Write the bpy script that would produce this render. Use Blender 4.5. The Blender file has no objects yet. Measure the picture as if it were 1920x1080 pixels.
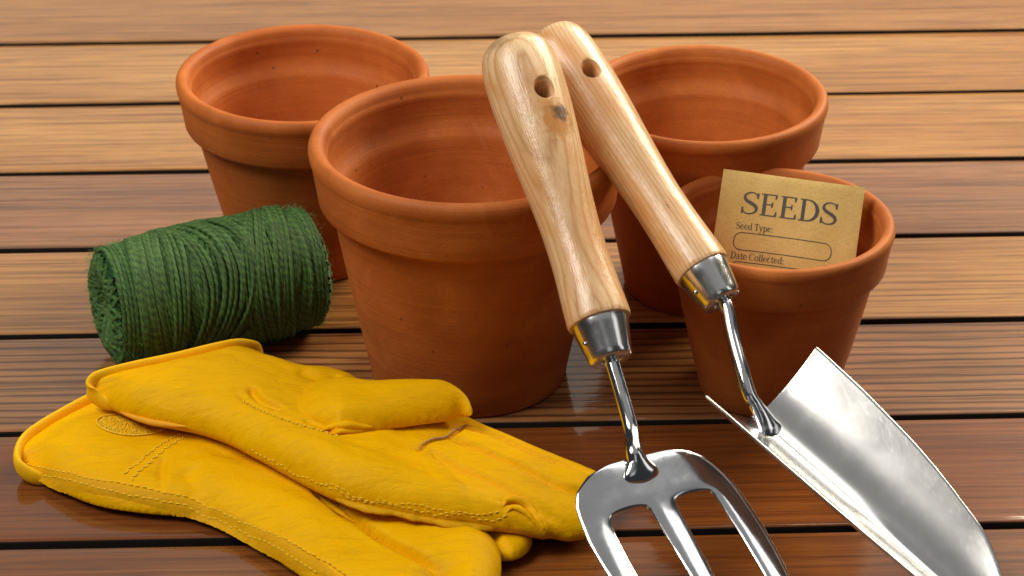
import bpy, bmesh, math, random
import numpy as np
from mathutils import Vector, Matrix

random.seed(7); RNG = np.random.RandomState(11)
scene = bpy.context.scene
COL = scene.collection

# ------------------------------------------------------------------ camera
PITCH = math.radians(28.3); FPX = 4916.95; CAM_H = 0.65194
cam_d = bpy.data.cameras.new('camera'); cam = bpy.data.objects.new('camera', cam_d); COL.objects.link(cam)
cam.location = (0, 0, CAM_H); cam.rotation_euler = (math.pi/2 - PITCH, 0, 0)
cam_d.sensor_width = 36.0; cam_d.lens = FPX/1920*36.0
cam_d.clip_start = 0.05; cam_d.clip_end = 50
cam_d.dof.use_dof = True; cam_d.dof.focus_distance = 1.20; cam_d.dof.aperture_fstop = 20
scene.camera = cam

# ------------------------------------------------------------------ light
world = bpy.data.worlds.new('World'); scene.world = world; world.use_nodes = True
bg = world.node_tree.nodes['Background']; bg.inputs[0].default_value = (0.90, 0.95, 1.0, 1); bg.inputs[1].default_value = 0.035

def area(name, loc, target, sx, sy, power, col=(1, 1, 1)):
    d = bpy.data.lights.new(name, 'AREA'); d.shape = 'RECTANGLE'; d.size = sx; d.size_y = sy
    d.energy = power; d.color = col
    o = bpy.data.objects.new(name, d); COL.objects.link(o); o.location = loc
    o.rotation_euler = (Vector(target)-Vector(loc)).to_track_quat('-Z', 'Y').to_euler()
    return o
area('key_softbox', (-0.98, 0.68, 1.46), (0.0, 1.10, 0.03), 0.80, 0.80, 25, (1.0, 0.95, 0.87))
area('rear_lamp', (1.20, 2.35, 1.15), (0.50, 1.60, 0.0), 1.1, 0.7, 56, (1.0, 0.87, 0.64))
area('back_softbox', (0.45, 3.3, 1.45), (0.05, 1.2, 0.0), 3.0, 1.6, 10, (1.0, 0.92, 0.80))
area('top_softbox', (0.60, 1.58, 1.75), (0.25, 1.12, 0.0), 1.3, 0.85, 6.5, (1.0, 0.97, 0.93))
area('ceiling_panel', (0.20, 0.60, 2.2), (0.1, 0.95, 0.0), 2.8, 2.2, 5.0, (1.0, 0.98, 0.96))
area('front_card', (0.30, -0.7, 1.35), (0.05, 1.1, 0.05), 0.8, 0.7, 0.8, (1.0, 0.98, 0.96))
area('side_card', (1.25, 0.75, 0.75), (0.05, 1.0, 0.05), 0.35, 0.8, 1.0, (1.0, 0.98, 0.96))

scene.view_settings.view_transform = 'Standard'; scene.view_settings.look = 'None'
scene.view_settings.exposure = 0.0; scene.view_settings.gamma = 1.0
scene.view_settings.use_curve_mapping = False

# ------------------------------------------------------------------ helpers
CP, SP = math.cos(PITCH), math.sin(PITCH)
def ray(px, py):
    u = (px-960)/FPX; v = (540-py)/FPX
    return np.array([u, CP+v*SP, -SP+v*CP])
def at(px, py, z=0.0):            # point of the place on the level z
    d = ray(px, py); t = (z-CAM_H)/d[2]
    return np.array([0, 0, CAM_H])+t*d
def atY(px, py, Y):
    d = ray(px, py); t = Y/d[1]
    return np.array([0, 0, CAM_H])+t*d

def mesh_obj(name, verts, faces, mat=None, parent=None, smooth=True, angle=None):
    me = bpy.data.meshes.new(name)
    me.from_pydata([tuple(map(float, v)) for v in verts], [], [tuple(int(i) for i in f) for f in faces])
    me.update()
    o = bpy.data.objects.new(name, me); COL.objects.link(o)
    if mat: me.materials.append(mat)
    if smooth: me.polygons.foreach_set('use_smooth', [True]*len(me.polygons))
    if angle is not None: me.set_sharp_from_angle(angle=math.radians(angle))
    if parent: o.parent = parent
    return o
def fix_normals(o):
    bm = bmesh.new(); bm.from_mesh(o.data); bmesh.ops.recalc_face_normals(bm, faces=bm.faces[:]); bm.to_mesh(o.data); bm.free()
def empty(name, loc, label, cat, group=None):
    o = bpy.data.objects.new(name, None); COL.objects.link(o); o.location = loc
    o.empty_display_size = 0.02
    o['label'] = label; o['category'] = cat
    if group: o['group'] = group
    return o
def lathe(name, prof, mat, parent, segs=144, wob=0.0, angle=40, matrix=None, seed=0):
    V, F = [], []
    n = len(prof)
    for k in range(segs):
        a = 2*math.pi*k/segs
        w = 1+wob*(math.sin(2*a+seed)+0.6*math.sin(3*a+1.7*seed+1)+0.3*math.sin(7*a+seed*2))
        for r, z in prof: V.append((r*w*math.cos(a), r*w*math.sin(a), z))
    for k in range(segs):
        k2 = (k+1) % segs
        for i in range(n-1): F.append((k*n+i, k2*n+i, k2*n+i+1, k*n+i+1))
    if matrix is not None: V = [matrix @ Vector(v) for v in V]
    o = mesh_obj(name, V, F, mat, parent, True, angle)
    return o
def catmull(P, n=8, closed=False):
    P = np.array(P, float); m = len(P); out = []
    rng = range(m) if closed else range(m-1)
    for i in rng:
        if closed: p0, p1, p2, p3 = P[(i-1) % m], P[i], P[(i+1) % m], P[(i+2) % m]
        else: p0, p1, p2, p3 = P[max(i-1, 0)], P[i], P[i+1], P[min(i+2, m-1)]
        for k in range(n):
            t = k/n
            out.append(0.5*((2*p1)+(-p0+p2)*t+(2*p0-5*p1+4*p2-p3)*t*t+(-p0+3*p1-3*p2+p3)*t**3))
    if not closed: out.append(P[-1])
    return np.array(out)
def sweep(path, radii, sides=12, up=(0, 0, 1), closed=False, cap=True, twist=None):
    """tube round a path; radii (n,) or (n,2) = half width along side, half height along up"""
    path = np.array(path, float); n = len(path)
    radii = np.array(radii, float)
    if radii.ndim == 0: radii = np.full((n, 2), float(radii))
    if radii.ndim == 1: radii = np.stack([radii, radii], 1)
    if closed: T = np.roll(path, -1, 0)-np.roll(path, 1, 0)
    else: T = np.gradient(path, axis=0)
    T /= np.linalg.norm(T, axis=1)[:, None]
    U = np.tile(np.array(up, float), (n, 1)) if np.array(up).ndim == 1 else np.array(up, float)
    S = np.cross(T, U); S /= np.linalg.norm(S, axis=1)[:, None]
    U = np.cross(S, T)
    a = np.linspace(0, 2*np.pi, sides, endpoint=False)
    ca, sa = np.cos(a), np.sin(a)
    mod = np.ones((n, sides))
    if twist is not None: mod = twist(np.arange(n), a)
    V = path[:, None, :]+S[:, None, :]*(ca[None, :]*radii[:, :1]*mod)[:, :, None]+U[:, None, :]*(sa[None, :]*radii[:, 1:]*mod)[:, :, None]
    V = V.reshape(-1, 3)
    F = []
    m = n if closed else n-1
    for i in range(m):
        j = (i+1) % n
        for k in range(sides):
            k2 = (k+1) % sides
            F.append((i*sides+k, i*sides+k2, j*sides+k2, j*sides+k))
    if cap and not closed:
        F.append(tuple(range(sides-1, -1, -1))); F.append(tuple((n-1)*sides+k for k in range(sides)))
    return V, F
class MB:
    def __init__(s): s.V = []; s.F = []
    def add(s, V, F):
        b = len(s.V); s.V.extend([tuple(v) for v in V]); s.F.extend([tuple(i+b for i in f) for f in F])
    def build(s, name, mat, parent, **k): return mesh_obj(name, s.V, s.F, mat, parent, **k)

# ------------------------------------------------------------------ materials
def new_mat(name):
    m = bpy.data.materials.new(name); m.use_nodes = True
    nt = m.node_tree; b = nt.nodes['Principled BSDF']
    return m, nt, b
class NT:
    def __init__(s, nt): s.nt = nt
    def n(s, t, **k):
        nd = s.nt.nodes.new(t)
        for a, v in k.items(): setattr(nd, a, v)
        return nd
    def l(s, a, b): s.nt.links.new(a, b)
    def coord(s, kind='Object', scale=(1, 1, 1), rot=(0, 0, 0), loc=(0, 0, 0)):
        tc = s.n('ShaderNodeTexCoord'); mp = s.n('ShaderNodeMapping')
        mp.inputs['Scale'].default_value = scale; mp.inputs['Rotation'].default_value = rot; mp.inputs['Location'].default_value = loc
        s.l(tc.outputs[kind], mp.inputs[0]); return mp.outputs[0]
    def noise(s, vec, scale, detail=4, rough=0.55, dist=0.0):
        nd = s.n('ShaderNodeTexNoise'); nd.inputs['Scale'].default_value = scale; nd.inputs['Detail'].default_value = detail
        nd.inputs['Roughness'].default_value = rough; nd.inputs['Distortion'].default_value = dist
        s.l(vec, nd.inputs['Vector']); return nd.outputs['Fac']
    def ramp(s, fac, stops):
        nd = s.n('ShaderNodeValToRGB'); cr = nd.color_ramp
        while len(cr.elements) < len(stops): cr.elements.new(0.5)
        for e, (p, c) in zip(cr.elements, stops):
            e.position = p; e.color = (c, c, c, 1) if isinstance(c, (int, float)) else (*c, 1)
        s.l(fac, nd.inputs[0]); return nd.outputs[0]
    def mix(s, fac, a, b, mode='MIX'):
        nd = s.n('ShaderNodeMix', data_type='RGBA', blend_type=mode)
        if isinstance(fac, (int, float)): nd.inputs[0].default_value = fac
        else: s.l(fac, nd.inputs[0])
        for v, i in ((a, 6), (b, 7)):
            if isinstance(v, tuple): nd.inputs[i].default_value = (*v, 1) if len(v) == 3 else v
            else: s.l(v, nd.inputs[i])
        return nd.outputs[2]
    def math(s, op, a, b=0.0, c=None):
        nd = s.n('ShaderNodeMath', operation=op)
        for v, i in ((a, 0), (b, 1), (c, 2)):
            if v is None: continue
            if isinstance(v, (int, float)): nd.inputs[i].default_value = v
            else: s.l(v, nd.inputs[i])
        return nd.outputs[0]
    def bump(s, height, strength, dist, normal=None):
        nd = s.n('ShaderNodeBump'); nd.inputs['Strength'].default_value = strength; nd.inputs['Distance'].default_value = dist
        s.l(height, nd.inputs['Height'])
        if normal is not None: s.l(normal, nd.inputs['Normal'])
        return nd.outputs[0]

def mat_deck():
    m, nt, b = new_mat('varnished_hardwood'); t = NT(nt)
    att = t.n('ShaderNodeAttribute', attribute_name='tone')     # r: colour shift, g: ribbing, b: plank offset
    sep = t.n('ShaderNodeSeparateColor'); t.l(att.outputs['Color'], sep.inputs[0])
    tc = t.n('ShaderNodeTexCoord')
    off = t.n('ShaderNodeCombineXYZ'); t.l(t.math('MULTIPLY', sep.outputs[2], 37.0), off.inputs[0]); t.l(t.math('MULTIPLY', sep.outputs[2], 11.0), off.inputs[2])
    add = t.n('ShaderNodeVectorMath', operation='ADD'); t.l(tc.outputs['Object'], add.inputs[0]); t.l(off.outputs[0], add.inputs[1])
    def sc(v):
        mp = t.n('ShaderNodeMapping'); mp.inputs['Scale'].default_value = v; t.l(add.outputs[0], mp.inputs[0]); return mp.outputs[0]
    broad = t.noise(sc((2.2, 16, 6)), 1.0, 4, 0.6, 0.4)
    fine = t.noise(sc((9, 420, 60)), 1.0, 3, 0.6, 0.25)
    pores = t.noise(sc((30, 1100, 200)), 1.0, 2, 0.6)
    mid = t.noise(sc((4.5, 260, 40)), 1.0, 5, 0.72, 0.5)
    wv = t.n('ShaderNodeTexWave', wave_type='BANDS', bands_direction='Y')
    wv.inputs['Scale'].default_value = 46; wv.inputs['Distortion'].default_value = 5.5; wv.inputs['Detail'].default_value = 3
    wv.inputs['Detail Scale'].default_value = 0.7; wv.inputs['Detail Roughness'].default_value = 0.6
    t.l(sc((0.16, 1, 0.6)), wv.inputs['Vector'])
    rib = t.ramp(wv.outputs['Fac'], [(0.0, 0.0), (0.25, 0.85), (1.0, 1.0)])
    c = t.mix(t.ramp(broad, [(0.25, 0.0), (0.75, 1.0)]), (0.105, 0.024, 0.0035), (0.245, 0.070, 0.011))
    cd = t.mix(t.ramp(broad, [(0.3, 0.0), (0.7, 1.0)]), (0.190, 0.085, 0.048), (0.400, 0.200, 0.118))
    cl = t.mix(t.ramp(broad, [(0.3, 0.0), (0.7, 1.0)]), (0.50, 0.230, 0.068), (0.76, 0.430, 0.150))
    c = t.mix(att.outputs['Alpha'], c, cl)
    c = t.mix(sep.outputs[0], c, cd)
    c = t.mix(t.ramp(fine, [(0.30, 0.55), (0.52, 0.0)]), c, (0.075, 0.022, 0.008))
    c = t.mix(t.ramp(mid, [(0.36, 0.62), (0.50, 0.0)]), c, (0.070, 0.020, 0.006))
    c = t.mix(t.ramp(mid, [(0.54, 0.0), (0.70, 0.35)]), c, (0.38, 0.135, 0.028))
    ribm = t.math('MULTIPLY', t.math('SUBTRACT', 1.0, rib), sep.outputs[1])
    c = t.mix(ribm, c, (0.050, 0.018, 0.010))
    c = t.mix(t.ramp(pores, [(0.30, 0.6), (0.42, 0.0)]), c, (0.05, 0.015, 0.006))
    smoky = t.noise(sc((3.0, 45, 9)), 1.0, 4, 0.6, 1.2)
    sm = t.math('MULTIPLY', t.ramp(smoky, [(0.52, 0.0), (0.66, 0.8)]), sep.outputs[0])
    c = t.mix(sm, c, (0.060, 0.036, 0.032))
    t.l(c, b.inputs['Base Color'])
    rr = t.noise(sc((3, 30, 30)), 1.0, 4)
    t.l(t.ramp(rr, [(0.3, 0.20), (0.7, 0.34)]), b.inputs['Roughness'])
    b.inputs['Specular IOR Level'].default_value = 0.10
    b.inputs['Coat Weight'].default_value = 0.85; b.inputs['Coat Roughness'].default_value = 0.06; b.inputs['Coat IOR'].default_value = 1.5
    h = t.math('ADD', t.math('MULTIPLY', fine, 0.6), t.math('MULTIPLY', t.math('MULTIPLY', rib, sep.outputs[1]), 0.55))
    nb = t.bump(h, 0.55, 0.0005)
    t.l(nb, b.inputs['Normal'])
    wavy = t.noise(sc((14, 60, 60)), 1.0, 3)
    t.l(t.bump(t.math('ADD', t.math('MULTIPLY', wavy, 1.0), t.math('MULTIPLY', h, 0.5)), 0.30, 0.0005), b.inputs['Coat Normal'])
    return m

def mat_terracotta(name, seed, tint=(1, 1, 1)):
    m, nt, b = new_mat(name); t = NT(nt)
    v = t.coord('Object', loc=(seed, seed*2, 0))
    rings = t.noise(t.coord('Object', scale=(9, 9, 420), loc=(seed, 0, 0)), 1.0, 3, 0.6)
    blotch = t.noise(v, 26, 4, 0.6, 0.6)
    grain = t.noise(v, 900, 2, 0.6)
    a = tuple(x*y for x, y in zip((0.400, 0.098, 0.016), tint)); c2 = tuple(x*y for x, y in zip((0.570, 0.172, 0.034), tint))
    c = t.mix(t.ramp(blotch, [(0.3, 0.0), (0.7, 1.0)]), a, c2)
    c = t.mix(t.ramp(rings, [(0.35, 0.25), (0.55, 0.0)]), c, (0.36, 0.085, 0.016))
    c = t.mix(t.ramp(grain, [(0.3, 0.25), (0.6, 0.0)]), c, (0.34, 0.09, 0.03))
    vo = t.n('ShaderNodeTexVoronoi'); vo.inputs['Scale'].default_value = 120; t.l(v, vo.inputs['Vector'])
    vm = t.math('MULTIPLY', t.ramp(vo.outputs['Distance'], [(0.07, 0.85), (0.12, 0.0)]), t.ramp(t.noise(v, 60, 2), [(0.58, 0.0), (0.64, 1.0)]))
    c = t.mix(vm, c, (0.13, 0.045, 0.025))
    sc_ = t.noise(t.coord('Object', scale=(200, 200, 60), rot=(0.5, 0.3, 0), loc=(seed, 3, 1)), 1.0, 4, 0.7, 0.5)
    c = t.mix(t.ramp(sc_, [(0.70, 0.0), (0.76, 0.35)]), c, (0.62, 0.30, 0.16))
    stain = t.noise(t.coord('Object', scale=(22, 22, 60), loc=(seed*3, 1, 0)), 1.0, 5, 0.65, 0.4)
    c = t.mix(t.ramp(stain, [(0.54, 0.0), (0.72, 0.32)]), c, (0.26, 0.065, 0.020))
    pale = t.noise(t.coord('Object', scale=(34, 34, 26), loc=(seed*7, 4, 2)), 1.0, 5, 0.7, 0.8)
    c = t.mix(t.ramp(pale, [(0.58, 0.0), (0.74, 0.38)]), c, (0.64, 0.24, 0.075))
    t.l(c, b.inputs['Base Color'])
    t.l(t.ramp(blotch, [(0.3, 0.50), (0.7, 0.66)]), b.inputs['Roughness'])
    b.inputs['Specular IOR Level'].default_value = 0.22
    h = t.math('ADD', t.math('MULTIPLY', rings, 0.8), t.math('MULTIPLY', grain, 0.35))
    t.l(t.bump(h, 0.35, 0.0008), b.inputs['Normal'])
    return m

def mat_handle(name, seed, knot=None):
    m, nt, b = new_mat(name); t = NT(nt)
    co = t.coord('Object', loc=(0.020+seed*0.003, 0.011, 0.0), scale=(1, 1, 0.16), rot=(0.0, 0.06, seed))
    wv = t.n('ShaderNodeTexWave', wave_type='RINGS', rings_direction='Z', wave_profile='SAW')
    wv.inputs['Scale'].default_value = 165; wv.inputs['Distortion'].default_value = 4.5; wv.inputs['Detail'].default_value = 2
    wv.inputs['Detail Scale'].default_value = 0.9; wv.inputs['Detail Roughness'].default_value = 0.5
    t.l(co, wv.inputs['Vector'])
    line = t.ramp(wv.outputs['Fac'], [(0.0, 0.7), (0.10, 0.30), (0.35, 0.0), (0.76, 0.08), (1.0, 0.7)])
    broad = t.noise(t.coord('Object', scale=(60, 60, 14), loc=(seed, 0, 0)), 1.0, 4, 0.6)
    c = t.mix(t.ramp(broad, [(0.3, 0.0), (0.7, 1.0)]), (0.68, 0.400, 0.185), (0.84, 0.590, 0.330))
    c = t.mix(line, c, (0.44, 0.20, 0.060))
    pore = t.noise(t.coord('Object', scale=(1500, 1500, 90), loc=(seed, 0, 0)), 1.0, 2, 0.6)
    c = t.mix(t.ramp(pore, [(0.30, 0.55), (0.44, 0.0)]), c, (0.40, 0.21, 0.085))
    warm = t.noise(t.coord('Object', scale=(70, 70, 32), loc=(seed+5, 0, 0)), 1.0, 3, 0.6)
    c = t.mix(t.ramp(warm, [(0.48, 0.0), (0.66, 0.65)]), c, (0.62, 0.27, 0.075))
    spk = t.noise(t.coord('Object', scale=(260, 260, 120), loc=(seed, 7, 0)), 1.0, 3, 0.7)
    c = t.mix(t.ramp(spk, [(0.69, 0.0), (0.73, 0.5)]), c, (0.10, 0.05, 0.02))
    if knot is not None:
        tc = t.n('ShaderNodeTexCoord')
        for (kp, rad, kc, st, sq) in knot:
            sb = t.n('ShaderNodeVectorMath', operation='SUBTRACT'); t.l(tc.outputs['Object'], sb.inputs[0]); sb.inputs[1].default_value = kp
            ml = t.n('ShaderNodeVectorMath', operation='MULTIPLY'); t.l(sb.outputs[0], ml.inputs[0]); ml.inputs[1].default_value = sq
            ln = t.n('ShaderNodeVectorMath', operation='LENGTH'); t.l(ml.outputs[0], ln.inputs[0])
            d = t.math('ADD', t.math('DIVIDE', ln.outputs['Value'], rad), t.math('MULTIPLY', t.math('SUBTRACT', t.noise(t.coord('Object'), 260, 4, 0.7), 0.5), 1.5))
            c = t.mix(t.ramp(d, [(0.55, st), (1.0, 0.0)]), c, kc)
    t.l(c, b.inputs['Base Color'])
    t.l(t.ramp(broad, [(0.3, 0.24), (0.7, 0.36)]), b.inputs['Roughness'])
    b.inputs['Specular IOR Level'].default_value = 0.5
    b.inputs['Coat Weight'].default_value = 0.30; b.inputs['Coat Roughness'].default_value = 0.22
    dent = t.noise(t.coord('Object', scale=(120, 120, 70), loc=(seed, 0, 0)), 1.0, 4, 0.6)
    h = t.math('ADD', t.math('MULTIPLY', pore, 0.4), t.math('MULTIPLY', dent, 0.9))
    nb = t.bump(h, 0.40, 0.0009); t.l(nb, b.inputs['Normal']); t.l(nb, b.inputs['Coat Normal'])
    return m

def mat_steel(name, rough=0.10, bump=0.08, col=(0.74, 0.75, 0.76), rv=1.1):
    m, nt, b = new_mat(name); t = NT(nt)
    v = t.coord('Object')
    n1 = t.noise(v, 70, 4, 0.6, 0.5)
    scr = t.noise(t.coord('Object', scale=(1500, 300, 300), rot=(0, 0, 0.9)), 1.0, 3, 0.7)
    c = t.mix(t.ramp(n1, [(0.3, 0.0), (0.7, 1.0)]), tuple(x*0.9 for x in col), col)
    sp = t.noise(v, 420, 3, 0.7)
    c = t.mix(t.ramp(sp, [(0.715, 0.0), (0.74, 0.7)]), c, (0.20, 0.17, 0.14))
    t.l(c, b.inputs['Base Color']); b.inputs['Metallic'].default_value = 1.0
    r = t.math('ADD', t.math('MULTIPLY', n1, rough*rv), t.math('MULTIPLY', t.ramp(scr, [(0.55, 0.0), (0.75, 1.0)]), 0.06))
    t.l(t.math('ADD', r, rough*0.35), b.inputs['Roughness'])
    h = t.math('ADD', t.math('MULTIPLY', t.noise(v, 45, 3, 0.5), 1.0), t.math('MULTIPLY', scr, 0.004))
    t.l(t.bump(h, bump, 0.002), b.inputs['Normal'])
    return m

def mat_leather(name, c1, c2, rough=0.5, scale=1.0, rot=0.5):
    m, nt, b = new_mat(name); t = NT(nt)
    v = t.coord('Object')
    br = t.noise(v, 22, 4, 0.6, 0.3)
    c = t.mix(t.ramp(br, [(0.3, 0.0), (0.7, 1.0)]), c1, c2)
    cr = t.noise(t.coord('Object', scale=(60, 420, 100), rot=(0, 0, rot)), 1.0, 5, 0.65, 0.8)
    c = t.mix(t.ramp(cr, [(0.30, 0.40), (0.48, 0.0)]), c, tuple(x*0.72 for x in c1))
    pores = t.noise(v, 1500*scale, 2, 0.7)
    c = t.mix(t.ramp(pores, [(0.35, 0.22), (0.5, 0.0)]), c, tuple(x*0.75 for x in c1))
    spk = t.noise(v, 300, 2, 0.6)
    c = t.mix(t.ramp(spk, [(0.76, 0.0), (0.79, 0.5)]), c, (0.30, 0.14, 0.02))
    t.l(c, b.inputs['Base Color'])
    t.l(t.ramp(br, [(0.3, rough-0.06), (0.7, rough+0.06)]), b.inputs['Roughness'])
    b.inputs['Specular IOR Level'].default_value = 0.08
    wr = t.noise(t.coord('Object', scale=(34, 120, 60), rot=(0, 0, rot)), 1.0, 4, 0.6, 1.2)
    soft = t.noise(v, 60, 3, 0.55, 0.6)
    h = t.math('ADD', t.math('ADD', t.math('MULTIPLY', cr, 0.30), t.math('MULTIPLY', pores, 0.10)), t.math('ADD', t.math('MULTIPLY', wr, 0.55), t.math('MULTIPLY', soft, 0.7)))
    t.l(t.bump(h, 0.75, 0.0017), b.inputs['Normal'])
    return m

def mat_simple(name, col, rough=0.6, var=0.12, nscale=300, bump=0.2, bd=0.0005, metal=0.0):
    m, nt, b = new_mat(name); t = NT(nt)
    v = t.coord('Object'); n = t.noise(v, nscale, 4, 0.65)
    c = t.mix(t.ramp(n, [(0.3, 0.0), (0.7, 1.0)]), tuple(x*(1-var*1.6) for x in col), tuple(min(1, x*(1+var)) for x in col))
    t.l(c, b.inputs['Base Color']); b.inputs['Roughness'].default_value = rough; b.inputs['Metallic'].default_value = metal
    b.inputs['Specular IOR Level'].default_value = 0.3
    t.l(t.bump(n, bump, bd), b.inputs['Normal'])
    return m

def mat_twine():
    m, nt, b = new_mat('green_jute'); t = NT(nt)
    v = t.coord('Object')
    n = t.noise(v, 160, 4, 0.7); n2 = t.noise(v, 2200, 3, 0.7); n3 = t.noise(v, 30, 3, 0.6)
    c = t.mix(t.ramp(n, [(0.3, 0.0), (0.72, 1.0)]), (0.014, 0.044, 0.006), (0.062, 0.145, 0.017))
    c = t.mix(t.ramp(n2, [(0.45, 0.0), (0.75, 0.7)]), c, (0.22, 0.42, 0.13))
    c = t.mix(t.ramp(n2, [(0.25, 0.7), (0.42, 0.0)]), c, (0.010, 0.045, 0.014))
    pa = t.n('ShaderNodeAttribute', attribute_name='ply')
    c = t.mix(t.ramp(pa.outputs['Fac'], [(0.10, 0.80), (0.55, 0.0)]), c, (0.010, 0.032, 0.010))  # shade in the grooves between plies, painted into the colour
    c = t.mix(t.ramp(pa.outputs['Fac'], [(0.75, 0.0), (1.0, 0.35)]), c, (0.20, 0.38, 0.13))  # lighter ply crests, brightness painted into the colour
    t.l(c, b.inputs['Base Color']); b.inputs['Roughness'].default_value = 0.62
    b.inputs['Specular IOR Level'].default_value = 0.35; b.inputs['Sheen Weight'].default_value = 0.06
    b.inputs['Sheen Tint'].default_value = (0.4, 0.8, 0.4, 1)
    t.l(t.bump(n2, 0.6, 0.0006), b.inputs['Normal'])
    return m

M_deck = mat_deck()
M_dark = mat_simple('gap_shade', (0.012, 0.008, 0.006), 0.9)  # near-black: the darkness of the plank gaps put into the colour
M_fiber = mat_simple('jute_fiber', (0.10, 0.30, 0.10), 0.6)
M_fiber2 = mat_simple('dark_jute_core', (0.012, 0.060, 0.018), 0.8, 0.3, 700, 0.8, 0.0015)
M_twine = mat_twine()
M_leather = mat_leather('yellow_leather', (0.76, 0.388, 0.0), (0.85, 0.455, 0.0), rot=0.62)
M_leather2 = mat_leather('yellow_leather_welt', (0.66, 0.320, 0.004), (0.74, 0.385, 0.006), 0.55, rot=0.62)
M_binding = mat_simple('yellow_cloth_binding', (0.93, 0.52, 0.0), 0.7, 0.05, 1400, 0.35, 0.0004)
M_thread = mat_simple('yellow_thread', (0.86, 0.56, 0.03), 0.5, 0.08, 900, 0.2, 0.0003)
M_suede = mat_simple('raw_leather_edge', (0.52, 0.33, 0.12), 0.85, 0.2, 900, 0.6, 0.0006)
M_lining = mat_simple('orange_lining', (0.80, 0.36, 0.01), 0.7, 0.05, 500)
M_steel = mat_steel('polished_steel', 0.14, 0.08)
M_ferrule = mat_steel('ferrule_steel', 0.24, 0.12, (0.78, 0.78, 0.77))
M_blade = mat_steel('trowel_steel', 0.50, 0.004, (0.68, 0.68, 0.67), 0.08)
_t = NT(M_blade.node_tree); _b = M_blade.node_tree.nodes['Principled BSDF']
_s = _t.noise(_t.coord('Object', scale=(2600, 160, 160), rot=(0, 0, -0.82)), 1.0, 2, 0.6); _m = _t.noise(_t.coord('Object'), 55, 3)
_f = _t.math('MULTIPLY', _t.ramp(_s, [(0.66, 0.0), (0.72, 1.0)]), _t.ramp(_m, [(0.45, 0.0), (0.65, 1.0)]))
_src = _b.inputs['Base Color'].links[0].from_socket; _t.l(_t.mix(_t.math('MULTIPLY', _f, 0.35), _src, (0.95, 0.95, 0.93)), _b.inputs['Base Color'])

# ------------------------------------------------------------------ deck (setting)
YAW = 0.0363656; OFF0 = 1.5478; PW = 0.0950; GAP = 0.0050
deck = MB(); tones = []
tone_for = {  # plank index k lies between gap line k-1 and k:   (greyness, ribbing, seed, paleness: plank tone plus brighter light on far planks, put into the colour)
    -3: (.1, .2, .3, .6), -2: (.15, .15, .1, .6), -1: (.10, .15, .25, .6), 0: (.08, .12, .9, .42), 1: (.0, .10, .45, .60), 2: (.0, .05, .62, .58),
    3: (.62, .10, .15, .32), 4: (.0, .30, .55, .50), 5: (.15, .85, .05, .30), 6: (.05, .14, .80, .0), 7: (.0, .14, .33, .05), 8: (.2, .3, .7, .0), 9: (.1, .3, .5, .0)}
def plank(k):
    y1 = OFF0-PW*(k-1)-GAP/2; y0 = OFF0-PW*k+GAP/2
    r = 0.0016; prof = []
    for i in range(6):
        a = math.pi/2*i/5; prof.append((y0+r-r*math.cos(a), -r+r*math.sin(a)))
    for i in range(1, 12): prof.append((y0+r+(y1-y0-2*r)*i/12, 0.0))
    for i in range(6):
        a = math.pi/2*(1-i/5); prof.append((y1-r+r*math.cos(a), -r+r*math.sin(a)))
    prof = [(y0, -0.034)]+prof+[(y1, -0.034)]
    xs = np.linspace(-1.1, 1.1, 56); V = []; F = []; n = len(prof)
    ph = k*1.7
    for x in xs:
        wz = 0.00012*math.sin(x*9+ph); wy = 0.00035*math.sin(x*5.1+ph*2)+0.0002*math.sin(x*17+ph)
        for y, z in prof: V.append((x, y+wy, z+wz))
    for i in range(len(xs)-1):
        for j in range(n-1): F.append((i*n+j, (i+1)*n+j, (i+1)*n+j+1, i*n+j+1))
    V0 = len(V); V += [(-1.1, y0, -0.034)]
    return V[:V0], F
side_faces = []
for k in range(-6, 11):
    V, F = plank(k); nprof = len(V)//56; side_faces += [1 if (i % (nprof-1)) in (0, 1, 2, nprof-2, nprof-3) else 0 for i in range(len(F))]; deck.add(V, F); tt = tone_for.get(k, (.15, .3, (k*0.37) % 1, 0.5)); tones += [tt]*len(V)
deck_o = deck.build('wooden_deck', M_deck, None, angle=50)
ca = deck_o.data.color_attributes.new('tone', 'FLOAT_COLOR', 'POINT')
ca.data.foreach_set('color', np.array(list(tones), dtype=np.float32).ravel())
deck_o.data.materials.append(M_dark); deck_o.data.polygons.foreach_set('material_index', side_faces)  # plank sides coloured near-black, painting the shade in the gaps
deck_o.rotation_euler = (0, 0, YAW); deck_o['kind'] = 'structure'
g = mesh_obj('ground', [(-1.6, -0.2, -0.0355), (1.6, -0.2, -0.0355), (1.6, 2.9, -0.0355), (-1.6, 2.9, -0.0355)], [(0, 1, 2, 3)], M_dark, None, False)
g['kind'] = 'structure'

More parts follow.
